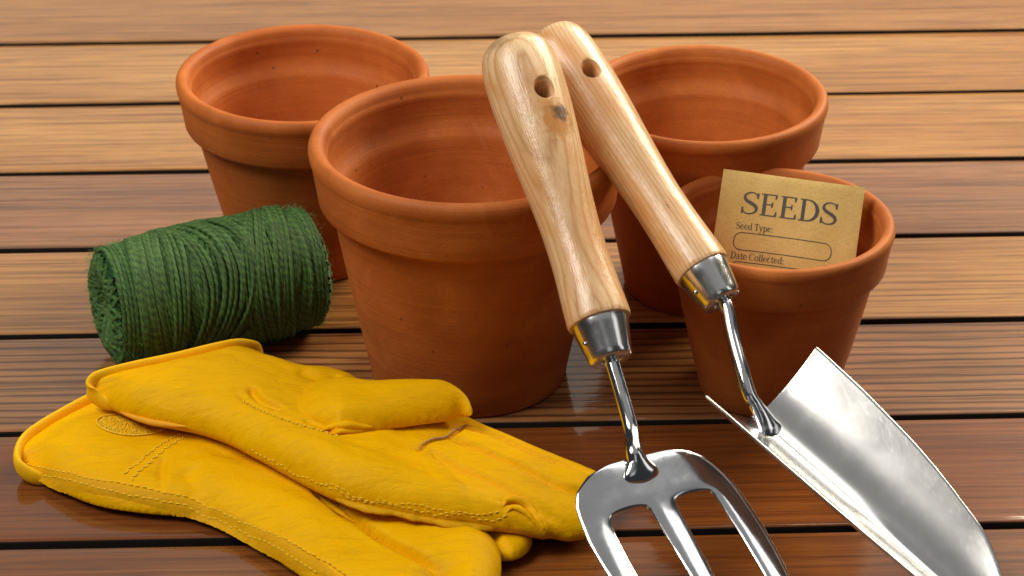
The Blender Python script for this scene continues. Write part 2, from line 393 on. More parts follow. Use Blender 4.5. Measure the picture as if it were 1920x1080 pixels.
# ------------------------------------------------------------------ pots
def pot(loc, R, h, Rb, label, seed, tint=(1, 1, 1)):
    s = R/0.0748
    root = empty('terracotta_pot', loc, label, 'plant pot', 'terracotta flower pots on the deck')
    mat = mat_terracotta('terracotta', seed, tint)
    zc = h-0.0315*s; Rn = 0.0652*s
    outer = [(0.0075*s, 0.007*s), (0.0075*s, 0.0008), (0.009*s, 0.0), (Rb-0.004*s, 0.0), (Rb-0.001*s, 0.0006*s), (Rb, 0.0020*s)]
    for i in range(1, 13): outer.append((Rb+(Rn-Rb)*i/12+0.0005*s*math.sin(math.pi*i/12), 0.0035*s+(zc-0.0035*s)*i/12))
    lathe('body', outer, mat, root, wob=0.0012, seed=seed)
    inner = []
    for i in range(0, 13): inner.append((0.0600*s+(Rb-0.006*s-0.0600*s)*i/12, h-0.0305*s+(0.012*s-h+0.0305*s)*i/12))
    inner += [(Rb-0.010*s, 0.0078*s), (0.0075*s, 0.007*s)]
    bi = lathe('inner_wall', inner, mat, root, wob=0.0012, seed=seed)
    rim = [(Rn, zc), (0.0690*s, zc), (0.0704*s, zc+0.0008*s), (0.0712*s, zc+0.0024*s), (0.0722*s, zc+0.010*s), (0.0735*s, h-0.013*s),
           (0.0741*s, h-0.0095*s), (0.0743*s, h-0.0086*s), (0.0748*s, h-0.0075*s), (0.0752*s, h-0.0050*s), (0.0750*s, h-0.0028*s), (0.0741*s, h-0.0010*s),
           (0.0726*s, h), (0.0706*s, h-0.0001*s), (0.0688*s, h-0.0010*s), (0.0675*s, h-0.0028*s), (0.0669*s, h-0.0052*s), (0.0667*s, h-0.0060*s), (0.0661*s, h-0.0068*s),
           (0.0659*s, h-0.0095*s), (0.0662*s, h-0.0125*s), (0.0657*s, h-0.0150*s), (0.0658*s, h-0.0180*s), (0.0652*s, h-0.0205*s), (0.0642*s, h-0.0230*s),
           (0.0628*s, h-0.0252*s), (0.0614*s, h-0.0272*s), (0.0604*s, h-0.0288*s), (0.0600*s, h-0.0305*s)]
    lathe('rim', rim, mat, root, wob=0.0012, seed=seed, angle=55)
    return root
pot((-0.02129, 1.12527, 0), 0.07481, 0.12740, 0.04800, 'terracotta pot at the front centre, with the fork handle leaning on its rim', 1.0)
pot((-0.10870, 1.25300, 0), 0.06550, 0.1050, 0.0395, 'terracotta pot at the back left, standing behind the ball of green twine', 2.3, (1.05, 1.0, 0.95))
pot((0.09750, 1.21600, 0), 0.06235, 0.1100, 0.0385, 'terracotta pot at the back right, behind the tool handles and the pot with the packet', 3.9, (1.03, 1.05, 1.0))
SP_C = np.array([0.12560, 1.11050, 0.0]); SP_R = 0.0558; SP_H = 0.0920
pot(tuple(SP_C), SP_R, SP_H, 0.0340, 'smallest terracotta pot, holding the brown seed packet', 5.1, (0.98, 1.0, 1.02))

# ------------------------------------------------------------------ seed packet
M_paper, nt_, b_ = new_mat('kraft_paper'); t_ = NT(nt_)
pn = t_.noise(t_.coord('Object'), 900, 4, 0.7); pn2 = t_.noise(t_.coord('Object', scale=(60, 60, 60)), 1.0, 4, 0.6)
pc = t_.mix(t_.ramp(pn2, [(0.3, 0.0), (0.7, 1.0)]), (0.56, 0.360, 0.110), (0.66, 0.450, 0.160))
pc = t_.mix(t_.ramp(pn, [(0.35, 0.35), (0.5, 0.0)]), pc, (0.34, 0.20, 0.065))
pc = t_.mix(t_.ramp(pn, [(0.62, 0.0), (0.75, 0.4)]), pc, (0.66, 0.48, 0.22))
t_.l(pc, b_.inputs['Base Color']); b_.inputs['Roughness'].default_value = 0.75; b_.inputs['Specular IOR Level'].default_value = 0.25
t_.l(t_.bump(t_.math('ADD', pn, t_.math('MULTIPLY', pn2, 2.0)), 0.3, 0.0006), b_.inputs['Normal'])
M_ink = mat_simple('grey_ink', (0.085, 0.075, 0.062), 0.7, 0.15, 1500, 0.1)

TL = atY(1357, 317, 1.138); TR = atY(1622, 352, 1.127); BLp = atY(1340, 430, 1.118)
U = (TR-TL)/np.linalg.norm(TR-TL); Vv = BLp-TL; Vv -= U*(Vv@U); Vv /= np.linalg.norm(Vv); Nn = np.cross(Vv, U); Nn = -Nn if Nn[1] > 0 else Nn
PKW = np.linalg.norm(TR-TL); PKH = 0.070
packet = empty('seed_packet', tuple(TL), 'brown kraft paper packet printed SEEDS, standing inside the smallest pot', 'seed packet')
def bow(u, v):        # gentle pillow of the filled packet
    a = max(0.0, math.sin(math.pi*min(max(u/PKW, 0), 1))); c = max(0.0, math.sin(math.pi*min(max(v/PKH, 0), 1)))
    return 0.0032*(a**0.7)*(c**0.6)
def pk(u, v, off=0.0): return (U*u+Vv*v+Nn*(bow(u, v)+off))
V, F = [], []; nu, nv = 40, 40
for side in (0, 1):
    for j in range(nv+1):
        for i in range(nu+1):
            u = PKW*i/nu; v = PKH*j/nv
            p = U*u+Vv*v+Nn*(bow(u, v)+0.0003 if side == 0 else -0.0003-bow(u, v)*0.6)
            V.append(p)
n1 = (nu+1)*(nv+1)
for j in range(nv):
    for i in range(nu):
        a = j*(nu+1)+i; F.append((a, a+1, a+nu+2, a+nu+1)); F.append((n1+a, n1+a+nu+1, n1+a+nu+2, n1+a+1))
bd = [i for i in range(nu+1)]+[j*(nu+1)+nu for j in range(1, nv+1)]+[nv*(nu+1)+i for i in range(nu-1, -1, -1)]+[j*(nu+1) for j in range(nv-1, 0, -1)]
for a, b2 in zip(bd, bd[1:]+bd[:1]): F.append((b2, a, n1+a, n1+b2))
env = mesh_obj('paper_envelope', V, F, M_paper, packet, True, 40); fix_normals(env)
env.data.set_sharp_from_angle(angle=math.radians(40))

# lettering: strokes with varying width
def arc(cx, cy, rx, ry, a0, a1, n=14):
    return [(cx+rx*math.cos(math.radians(a0+(a1-a0)*i/n)), cy+ry*math.sin(math.radians(a0+(a1-a0)*i/n))) for i in range(n+1)]
def G(ch, k, n):      # strokes: list of (points, widths); y up, cap height 1, x-height .68
    st = 0.115*k; th = 0.05*k
    def s(p, w): return (p, [w]*len(p) if isinstance(w, (int, float)) else w)
    if ch == 'S':
        P = catmull([(0.53, 0.80), (0.47, 0.93), (0.30, 0.985), (0.13, 0.90), (0.08, 0.74), (0.16, 0.60), (0.32, 0.50), (0.48, 0.38), (0.53, 0.22), (0.45, 0.08), (0.27, 0.015), (0.11, 0.07), (0.045, 0.22)], 4)
        q = np.linspace(-1, 1, len(P)); w = th+(st*1.25-th)*np.exp(-(q/0.38)**2)
        return [(P, list(w)), s([(0.545, 0.98), (0.535, 0.72)], th*1.1), s([(0.035, 0.02), (0.04, 0.30)], th*1.1)], 0.62
    if ch == 'E':
        return [s([(0.17, 0.02), (0.17, 0.98)], st), s([(0.04, 0.975), (0.56, 0.975)], th), s([(0.04, 0.025), (0.58, 0.025)], th), s([(0.17, 0.52), (0.44, 0.52)], th),
                s([(0.56, 0.99), (0.545, 0.78)], [th*1.6, th*.8]), s([(0.58, 0.01), (0.60, 0.24)], [th*1.6, th*.8]), s([(0.44, 0.64), (0.44, 0.40)], th)], 0.68
    if ch == 'D':
        P = [(0.17, 0.975)]+arc(0.30, 0.5, 0.36, 0.475, 90, -90, 20)+[(0.17, 0.025)]
        w = [th]+[th+(st*1.1-th)*max(0, math.cos(math.radians(90-180*i/20)))**1.2 for i in range(21)]+[th]
        return [s([(0.17, 0.02), (0.17, 0.98)], st), s([(0.03, 0.975), (0.30, 0.975)], th), s([(0.03, 0.025), (0.30, 0.025)], th), (P, w)], 0.78
    if ch == 'T':
        return [s([(0.32, 0.02), (0.32, 0.98)], st), s([(0.03, 0.96), (0.61, 0.96)], th*1.2), s([(0.03, 0.98), (0.03, 0.76)], th), s([(0.61, 0.98), (0.61, 0.76)], th), s([(0.18, 0.025), (0.46, 0.025)], th)], 0.66
    if ch == 'C':
        P = arc(0.36, 0.5, 0.30, 0.48, 50, 315, 24); w = [th+(st-th)*max(0, -math.cos(math.radians(50+265*i/24))) for i in range(25)]
        return [(P, w), s([(0.59, 0.98), (0.58, 0.70)], th)], 0.72
    if ch == 'e':
        P = [(0.08, 0.37), (0.46, 0.37)]+arc(0.27, 0.35, 0.20, 0.31, 5, 325, 22); w = [th, th]+[th+(st-th)*max(0, -math.cos(math.radians(5+320*i/22))) for i in range(23)]
        return [(P, w)], 0.54
    if ch == 'd':
        P = arc(0.25, 0.34, 0.18, 0.32, 20, 340, 20); w = [th+(st-th)*max(0, -math.cos(math.radians(20+320*i/20))) for i in range(21)]
        return [(P, w), s([(0.44, 0.0), (0.44, 1.03)], st), s([(0.33, 1.0), (0.46, 1.03)], th), s([(0.44, 0.02), (0.56, 0.03)], th)], 0.60
    if ch == 'p':
        P = arc(0.32, 0.34, 0.19, 0.32, 160, -160, 20); w = [th+(st-th)*max(0, math.cos(math.radians(160-320*i/20))) for i in range(21)]
        return [(P, w), s([(0.14, -0.30), (0.14, 0.66)], st), s([(0.03, 0.64), (0.14, 0.67)], th), s([(0.02, -0.30), (0.27, -0.30)], th)], 0.60
    if ch == 'y':
        return [s([(0.08, 0.65), (0.28, 0.04)], st*.9), s([(0.47, 0.65), (0.24, -0.12), (0.12, -0.28), (0.03, -0.27)], th*1.2), s([(0.0, 0.655), (0.20, 0.655)], th), s([(0.37, 0.655), (0.54, 0.655)], th)], 0.56
    if ch == 'a':
        return [s(catmull([(0.09, 0.54), (0.16, 0.64), (0.28, 0.66), (0.37, 0.58), (0.38, 0.42), (0.38, 0.10), (0.50, 0.03)], 4), st*.8),
                s(catmull([(0.38, 0.40), (0.20, 0.35), (0.09, 0.24), (0.10, 0.08), (0.20, 0.02), (0.38, 0.14)], 4), th*1.5)], 0.54
    if ch == 't':
        return [s(catmull([(0.16, 0.86), (0.16, 0.50), (0.17, 0.12), (0.25, 0.02), (0.36, 0.06)], 4), st*.9), s([(0.02, 0.65), (0.34, 0.65)], th*1.2)], 0.38
    if ch == 'l':
        return [s([(0.15, 0.0), (0.15, 1.03)], st), s([(0.03, 1.0), (0.17, 1.03)], th), s([(0.03, 0.02), (0.28, 0.02)], th)], 0.30
    if ch == 'o':
        P = arc(0.28, 0.34, 0.21, 0.32, 0, 360, 24); w = [th+(st-th)*abs(math.cos(math.radians(360*i/24))) for i in range(25)]
        return [(P, w)], 0.56
    if ch == 'c':
        P = arc(0.27, 0.34, 0.20, 0.32, 45, 315, 18); w = [th+(st-th)*max(0, -math.cos(math.radians(45+270*i/18))) for i in range(19)]
        return [(P, w)], 0.50
    if ch == ':':
        return [s([(0.12, 0.0), (0.12, 0.13)], 0.14), s([(0.12, 0.5), (0.12, 0.63)], 0.14)], 0.26
    return [], 0.28
def stroke(mb, P, W, u0, v0, sx, sy, off):
    P = np.array(P, float)
    if len(P) == 2: P = np.array([P[0]+(P[1]-P[0])*q for q in np.linspace(0, 1, 5)]); W = list(np.interp(np.linspace(0, 1, 5), np.linspace(0, 1, len(W)), W))
    T = np.gradient(P, axis=0); T /= np.maximum(np.linalg.norm(T, axis=1)[:, None], 1e-9); Nr = np.stack([-T[:, 1], T[:, 0]], 1)
    V = []
    for p, n_, w in zip(P, Nr, W):
        for sg in (1, -1):
            q = p+n_*w*sg*0.5; V.append(pk(u0+q[0]*sx, v0-q[1]*sy, off))
    mb.add(V, [(2*i, 2*i+1, 2*i+3, 2*i+2) for i in range(len(P)-1)])
def write(text, u0, v_base, cap, width, off, k=1.0, slope=0.0):
    tot = sum(G(c, k, 0)[1] for c in text); sx = width/tot; mb = MB(); u = u0; z = 0
    for c in text:
        ss, adv = G(c, k, 0)
        for P, W in ss:
            z += 1; stroke(mb, P, W, u, v_base, sx, cap, off+0.0000012*z)
        u += adv*sx
    return mb
OFFT = 0.00045
write('SEEDS', 0.0110, 0.0213, 0.0112, 0.0462, OFFT, 1.05).build('printed_title', M_ink, packet, smooth=False)
write('Seed Type:', 0.0098, 0.0292, 0.0034, 0.0178, OFFT, 1.0).build('printed_line', M_ink, packet, smooth=False)
write('Date Collected:', 0.0092, 0.0440, 0.0034, 0.0256, OFFT, 1.0).build('printed_line', M_ink, packet, smooth=False)
def rbox(u0, u1, v0, v1, r, w):
    mb = MB(); P = []
    for cx, cy, a0 in ((u1-r, v1-r, 0), (u0+r, v1-r, 90), (u0+r, v0+r, 180), (u1-r, v0+r, 270)):
        for i in range(9):
            a = math.radians(a0+90*i/8); P.append((cx+r*math.cos(a), cy+r*math.sin(a), math.cos(a), math.sin(a)))
    Q = []
    for a, b2 in zip(P, P[1:]+P[:1]):
        m_ = max(1, int(math.hypot(a[0]-b2[0], a[1]-b2[1])/0.002))
        for i in range(m_): Q.append(tuple(a[j]+(b2[j]-a[j])*i/m_ for j in range(4)))
    V = []
    for x, y, nx, ny in Q:
        V.append(pk(x-nx*w/2, y-ny*w/2, OFFT)); V.append(pk(x+nx*w/2, y+ny*w/2, OFFT))
    n = len(Q); mb.add(V, [(2*i, 2*i+1, (2*i+3) % (2*n), (2*i+2) % (2*n)) for i in range(n)]); return mb
rbox(0.0097, 0.0562, 0.0308, 0.0394, 0.0036, 0.00042).build('printed_box', M_ink, packet, smooth=False)
rbox(0.0095, 0.0562, 0.0453, 0.0540, 0.0036, 0.00042).build('printed_box', M_ink, packet, smooth=False)

# ------------------------------------------------------------------ twine ball
LE = at(188, 579, 0.0312); RE = at(595, 496, 0.0312)
LE[2] = RE[2] = 0.0
axv = (RE-LE); SL = np.linalg.norm(axv); axv /= SL
side = np.array([-axv[1], axv[0], 0.0])
ball = empty('twine_ball', tuple((LE+RE)/2), 'cylindrical ball of dark green jute twine lying on its side', 'twine')
cen = (LE+RE)/2; SR = 0.0307
def cyl(x, th, r):    # local to the ball's empty
    x = np.asarray(x, float); th = np.asarray(th, float); r = np.asarray(r, float)
    return (axv[None, :]*x[:, None]+side[None, :]*(r*np.cos(th))[:, None]+np.array([0, 0, 1.0])[None, :]*(r*np.sin(th)+0.0313)[:, None])
HL = SL/2-0.001
def rad(x):           # barrel with rounded shoulders
    q = np.abs(np.asarray(x, float))/HL
    return (SR-0.0012)*(1-0.03*q**2+0.02*np.asarray(x, float)/HL)*np.where(q > 0.86, np.sqrt(np.maximum(0.0, 1-((q-0.86)/0.30)**2)), 1.0)
core_prof = [(0.0001, -HL*0.3), (0.0062, -HL*0.35), (0.0064, -HL+0.010)]
for i in range(9): q = i/8; core_prof.append((0.0070+(0.0205-0.0070)*q, -HL+0.010-0.010*math.sin(q*math.pi/2)))
for i in range(1, 40): x = -HL+2*HL*i/40; core_prof.append((float(rad(x))-0.0006, x))
for i in range(9): q = 1-i/8; core_prof.append((0.0072+(0.0205-0.0072)*q, HL-0.010+0.010*math.sin(q*math.pi/2)))
core_prof += [(0.0068, HL-0.012), (0.0001, HL-0.02)]
mt = Matrix(((side[0], 0, axv[0], 0), (side[1], 0, axv[1], 0), (0, 1, 0, 0.0313), (0, 0, 0, 1)))
lathe('core', core_prof, M_fiber2, ball, 96, 0.004, matrix=mt)
wind = MB(); ply = []
TW = 0.00112
def strand(xs, ths, rs, w=TW, seed=0.0):
    P = cyl(xs, ths, rs); n = len(P)
    C0 = cyl(xs, ths, np.zeros(n)); up = P-C0; up /= np.maximum(np.linalg.norm(up, axis=1)[:, None], 1e-9)
    L = np.concatenate([[0], np.cumsum(np.linalg.norm(np.diff(P, axis=0), axis=1))])
    def tw(idx, a):
        ph = a[None, :]-L[:, None]*2*np.pi/0.0085+seed
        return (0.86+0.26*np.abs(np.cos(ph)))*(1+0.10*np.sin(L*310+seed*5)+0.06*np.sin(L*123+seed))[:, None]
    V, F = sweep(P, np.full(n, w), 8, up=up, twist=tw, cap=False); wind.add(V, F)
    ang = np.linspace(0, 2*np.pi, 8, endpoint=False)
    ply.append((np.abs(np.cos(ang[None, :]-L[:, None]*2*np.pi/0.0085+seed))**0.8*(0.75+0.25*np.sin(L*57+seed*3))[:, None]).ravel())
turns = int(2*HL*0.94/0.0020); N1 = 150
th = np.linspace(0, 2*np.pi*turns, N1*turns)
xs = -HL*0.94+2*HL*0.94*th/th[-1]+0.0016*np.sin(th+0.6)
strand(xs, th, rad(xs)+0.0004+0.0002*np.sin(th*0.37))
bundles = [(-0.037, 9, 0.0130, 2.2), (-0.024, 7, 0.0100, -0.5), (-0.012, 10, 0.0150, 2.5), (0.001, 8, 0.0130, -0.4), (0.015, 9, 0.0160, 2.3),
           (0.027, 7, 0.0120, -0.2), (0.033, 8, 0.0110, 2.6), (-0.036, 6, 0.0110, -0.3), (0.038, 6, 0.0085, 0.2), (-0.006, 3, 0.0230, 2.4), (0.010, 3, 0.0240, 2.0), (-0.020, 4, 0.0040, 1.0)]
bundles = [(a_, int(b_*1.25), c_, d_) for a_, b_, c_, d_ in bundles]
for bi, (x0, m_, amp, ph) in enumerate(bundles):
    lift = 0.0012+0.0009*(bi % 3)
    for k in range(m_):
        th = np.linspace(0, 2*np.pi, N1+1)
        xs = x0+(k-m_/2)*0.0020+amp*(1+0.02*k)*np.cos(th-ph+0.02*k)+0.0006*RNG.randn()+0.0005*np.sin(2*th+k)
        xs = HL*0.95*np.tanh(xs/(HL*0.95)*1.15)
        strand(xs, th, rad(xs)+lift+0.00025*RNG.randn(), TW*(0.92+0.16*RNG.rand()), bi+k*0.7)
# end faces: strands turning over the shoulder and round the hole
for sgn in (-1, 1):
    for k in range(26):
        a0 = 2*math.pi*k/26+RNG.rand()*0.15; q = np.linspace(0, 1, 34)
        r = 0.0270-(0.0270-0.0095)*np.sin(np.pi*q)**0.8; thv = a0+q*2.3
        xq = np.interp(r, [0.008, 0.013, 0.020, 0.0265], [HL-0.0065, HL-0.0025, HL+0.0004, HL-0.003])*sgn
        strand(xq, thv, r, TW, k)
wo = wind.build('wound_twine', M_twine, ball)
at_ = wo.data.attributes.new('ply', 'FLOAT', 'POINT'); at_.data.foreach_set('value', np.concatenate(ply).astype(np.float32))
fz = MB()
for i in range(9000):
    x = RNG.uniform(-HL, HL); a = RNG.uniform(-0.9, math.pi+1.0); r0 = float(rad(x))+0.0008
    if RNG.rand() < 0.12: x = -HL+0.001; r0 = RNG.uniform(0.010, 0.027)
    p = cyl([x], [a], [r0+0.0010])[0]; c0 = cyl([x], [a], [0.0])[0]; n_ = (p-c0)/np.linalg.norm(p-c0)
    d = RNG.randn(3); d += n_*abs(RNG.randn())*0.75; d /= np.linalg.norm(d)
    if d@n_ < 0: d -= 2*n_*(d@n_)
    if x < -HL+0.002: d = d-axv*0.8; d /= np.linalg.norm(d)
    Lh = RNG.uniform(0.0012, 0.0034); w = np.cross(d, RNG.randn(3)); w /= np.linalg.norm(w); w *= 0.00006
    b_v = RNG.randn(3)*0.25; P = [p, p+d*Lh*0.4+b_v*Lh*0.1, p+d*Lh*0.75+b_v*Lh*0.35, p+d*Lh+b_v*Lh*0.7]
    V = []
    for j, q in enumerate(P):
        f = 1-0.2*j; V += [q+w*f, q-w*f]
    fz.add(V, [(0, 1, 3, 2), (2, 3, 5, 4), (4, 5, 7, 6)])
fo = fz.build('fuzz', M_fiber, ball); fo['kind'] = 'stuff'

# ------------------------------------------------------------------ gloves
def snoise(X, Y, seed, freqs, aniso=(1, 1), rot=0.0):
    r = np.random.RandomState(seed); out = np.zeros_like(X)
    c, s = math.cos(rot), math.sin(rot); A = (X*c+Y*s)*aniso[0]; B = (-X*s+Y*c)*aniso[1]
    for f, amp in freqs:
        for _ in range(5):
            an = r.uniform(0, 2*np.pi); ph = r.uniform(0, 6.28); ff = f*r.uniform(0.7, 1.4)
            out += amp/2.2*np.sin(2*np.pi*ff*(A*math.cos(an)+B*math.sin(an))+ph)
    return out
def seg_dist(X, Y, P, closed=False):
    """distance to a polyline, and the parameter of the nearest point"""
    P = np.array(P)[:, :2]; best = np.full(X.shape, 1e9); par = np.zeros(X.shape); sgn = np.zeros(X.shape)
    n = len(P); m = n if closed else n-1
    for i in range(m):
        a = P[i]; b2 = P[(i+1) % n]; d = b2-a; L2 = d@d+1e-18
        t = np.clip(((X-a[0])*d[0]+(Y-a[1])*d[1])/L2, 0, 1)
        dx = X-a[0]-t*d[0]; dy = Y-a[1]-t*d[1]; dd = np.hypot(dx, dy)
        k = dd < best; best = np.where(k, dd, best); par = np.where(k, (i+t)/m, par)
        sgn = np.where(k, np.sign(d[0]*dy-d[1]*dx), sgn)
    return best, par, sgn
def inside(X, Y, P):
    r = np.zeros(X.shape, bool); n = len(P)
    for i in range(n):
        x1, y1 = P[i][:2]; x2, y2 = P[(i+1) % n][:2]
        c = ((y1 > Y) != (y2 > Y)) & (X < (x2-x1)*(Y-y1)/(y2-y1+1e-18)+x1); r ^= c
    return r
class Puff:
    """soft closed shell over an outline; pts: (px, py, z seen, z edge)"""
    def __init__(s, pts, T, D, step=0.0011, creases=(), bumps=(), noise=(), floor=None, under=0.004, expo=0.5, thick=None, smooth=6, cuff=None):
        W = [];
        for p in pts:
            q = at(p[0], p[1], p[2]); W.append((q[0], q[1], p[3]))
        s.out = catmull(W, smooth, closed=True); O = s.out
        x0, y0 = O[:, 0].min()-2*step, O[:, 1].min()-2*step; x1, y1 = O[:, 0].max()+2*step, O[:, 1].max()+2*step
        s.gx = np.arange(x0, x1, step); s.gy = np.arange(y0, y1, step); X, Y = np.meshgrid(s.gx, s.gy, indexing='ij')
        ins = inside(X, Y, O); d, par, _ = seg_dist(X, Y, O, True)
        w = np.zeros(X.shape); z = np.zeros(X.shape)
        for q in O[::2]:
            ww = 1/((X-q[0])**2+(Y-q[1])**2+1e-6)**1.5; w += ww; z += ww*q[2]
        base = z/w
        # move outer neighbours on to the outline
        near = (~ins) & (d < step*1.5)
        PX, PY = X.copy(), Y.copy()
        idx = np.argwhere(near)
        for i, j in idx:
            k = np.argmin((O[:, 0]-X[i, j])**2+(O[:, 1]-Y[i, j])**2); best = None
            for a_, b_ in ((k-1, k), (k, (k+1) % len(O))):
                a = O[a_, :2]; b2 = O[b_, :2]; dd = b2-a; t = np.clip(((X[i, j]-a[0])*dd[0]+(Y[i, j]-a[1])*dd[1])/(dd@dd+1e-18), 0, 1)
                q = a+t*dd; e = (q[0]-X[i, j])**2+(q[1]-Y[i, j])**2
                if best is None or e < best[0]: best = (e, q)
            PX[i, j], PY[i, j] = best[1]
        din = np.where(ins, d, 0.0)
        TT = T if thick is None else thick(X, Y)
        DD = D
        q = np.clip(din/DD, 0, 1); h = TT*(1-(1-q)**2.2)**expo
        if cuff is not None:
            C = catmull([at(*a)[:2] for a in cuff[0]], 6); dc, _, _ = seg_dist(X, Y, C); fq = np.clip(dc/cuff[1], 0, 1); h = h*(cuff[2]+(1-cuff[2])*fq*fq*(3-2*fq))
        s.step = step; s.top = base+h; s.ins = ins
        for cr in creases:      # (px points, z, width, depth, [step])
            C = [s.snap(a[0], a[1])[:2] for a in cr[0]]; C = catmull(C, 6)
            dd, pp, sg = seg_dist(X, Y, C); fade = np.clip(np.minimum(pp, 1-pp)*6+(0.25 if len(cr) < 6 else 0), 0, 1)
            h = h-cr[3]*np.exp(-(dd/cr[2])**2)*fade*q**0.5
            if len(cr) > 4 and cr[4]: h = h+cr[4]*sg*np.exp(-(dd/(cr[2]*3.5))**1.5)*fade*np.clip(dd/cr[2]/1.2, 0, 1)*q
        for bp in bumps:
            c = s.snap(bp[0], bp[1]); h = h+bp[5]*np.exp(-(((X-c[0])*math.cos(bp[6])+(Y-c[1])*math.sin(bp[6]))/bp[3])**2-((-(X-c[0])*math.sin(bp[6])+(Y-c[1])*math.cos(bp[6]))/bp[4])**2)*q**0.5
        for nz in noise: h = h+snoise(X, Y, *nz)*q**0.7
        s.X, s.Y = PX, PY; s.top = base+h; s.bot = base-under*q**0.5
        s.top = np.where(near, base, s.top); s.bot = np.where(near, base, s.bot)
        if floor is not None:
            fl = floor(PX, PY); base = np.maximum(base, fl+0.0015); s.top = base+np.where(near, 0.0, h); s.bot = base-under*q**0.5; s.bot = np.where(near, base, s.bot); s.bot = np.maximum(s.bot, fl); s.top = np.maximum(s.top, s.bot+0.0006*q); 
        s.ins, s.near, s.step = ins, near, step; s.base = base
    def z(s, x, y):
        i = (np.asarray(x)-s.gx[0])/s.step; j = (np.asarray(y)-s.gy[0])/s.step
        i = np.clip(i, 0, len(s.gx)-1.001); j = np.clip(j, 0, len(s.gy)-1.001)
        i0 = i.astype(int); j0 = j.astype(int); a = i-i0; b2 = j-j0; T = s.top
        return T[i0, j0]*(1-a)*(1-b2)+T[i0+1, j0]*a*(1-b2)+T[i0, j0+1]*(1-a)*b2+T[i0+1, j0+1]*a*b2
    def snap(s, px, py):
        return snap(s, px, py)
    def has(s, x, y):
        i = np.round((np.asarray(x)-s.gx[0])/s.step).astype(int); j = np.round((np.asarray(y)-s.gy[0])/s.step).astype(int)
        ok = (i >= 0) & (j >= 0) & (i < len(s.gx)) & (j < len(s.gy))
        return ok & s.ins[np.clip(i, 0, len(s.gx)-1), np.clip(j, 0, len(s.gy)-1)]
    def build(s, name, mat, parent, origin):
        ok = s.ins | s.near; ids = -np.ones(s.X.shape, int); ids2 = ids.copy(); V = []
        for i, j in np.argwhere(ok):
            ids[i, j] = len(V); V.append((s.X[i, j]-origin[0], s.Y[i, j]-origin[1], s.top[i, j]-origin[2]))
        for i, j in np.argwhere(ok):
            if s.ins[i, j]: ids2[i, j] = len(V); V.append((s.X[i, j]-origin[0], s.Y[i, j]-origin[1], s.bot[i, j]-origin[2]))
            else: ids2[i, j] = ids[i, j]
        F = []; I, J = s.X.shape
        for i in range(I-1):
            for j in range(J-1):
                c = [(i, j), (i+1, j), (i+1, j+1), (i, j+1)]
                if all(ok[q] for q in c) and any(s.ins[q] for q in c):
                    F.append([ids[q] for q in c]); F.append([ids2[q] for q in reversed(c)])
        me = bpy.data.meshes.new(name); bm = bmesh.new(); bv = [bm.verts.new(v) for v in V]
        for f in F:
            try: bm.faces.new([bv[k] for k in f])
            except ValueError: pass
        bmesh.ops.dissolve_degenerate(bm, dist=1e-5, edges=bm.edges[:])
        for _ in range(3): bmesh.ops.smooth_vert(bm, verts=bm.verts[:], factor=0.33, use_axis_x=True, use_axis_y=True, use_axis_z=True)
        bm.to_mesh(me); bm.free(); me.materials.append(mat)
        me.polygons.foreach_set('use_smooth', [True]*len(me.polygons))
        o = bpy.data.objects.new(name, me); COL.objects.link(o); o.parent = parent; return o
def snap(surf, px, py):
    zs = np.linspace(0.07, 0.0, 281); A = at(px, py, 0.07); B = at(px, py, 0.0)
    xs_ = A[0]+(B[0]-A[0])*(0.07-zs)/0.07; ys_ = A[1]+(B[1]-A[1])*(0.07-zs)/0.07
    hit = np.nonzero((surf.z(xs_, ys_) >= zs) & surf.has(xs_, ys_))[0]
    if len(hit) == 0: k = int(np.argmin(np.abs(surf.z(xs_, ys_)-zs)))
    else: k = int(hit[0])
    return at(px, py, zs[k])
def stitches(surf, px, z, name, parent, origin, length=0.0021, gap=0.0011, rad_=0.00034, lift=0.0001, mat=None, zz=0.0):
    C = catmull([snap(surf, a[0], a[1]) for a in px], 10); L = np.concatenate([[0], np.cumsum(np.linalg.norm(np.diff(C[:, :2], axis=0), axis=1))])
    mb = MB(); s0 = 0.0; k = 0
    while s0+length < L[-1]:
        S = np.linspace(s0, s0+length, 5); x = np.interp(S, L, C[:, 0]); y = np.interp(S, L, C[:, 1])
        t = np.array([x[-1]-x[0], y[-1]-y[0]]); t /= np.linalg.norm(t)+1e-12; nrm = np.array([-t[1], t[0]])
        if zz: o_ = zz*(1 if k % 2 else -1); x = x+nrm[0]*np.linspace(-o_, o_, 5); y = y+nrm[1]*np.linspace(-o_, o_, 5)
        else:
            j_ = RNG.randn()*0.00012; x = x+nrm[0]*j_; y = y+nrm[1]*j_
        zc = surf.z(x, y)+lift+np.array([-.0002, .00022, .0003, .00022, -.0002])
        P = np.stack([x-origin[0], y-origin[1], zc-origin[2]], 1)
        V, F = sweep(P, rad_*np.array([.6, 1, 1.1, 1, .6]), 6); mb.add(V, F)
        s0 += length+gap*(0.85+0.3*RNG.rand()); k += 1
    return mb.build(name, mat or M_thread, parent)
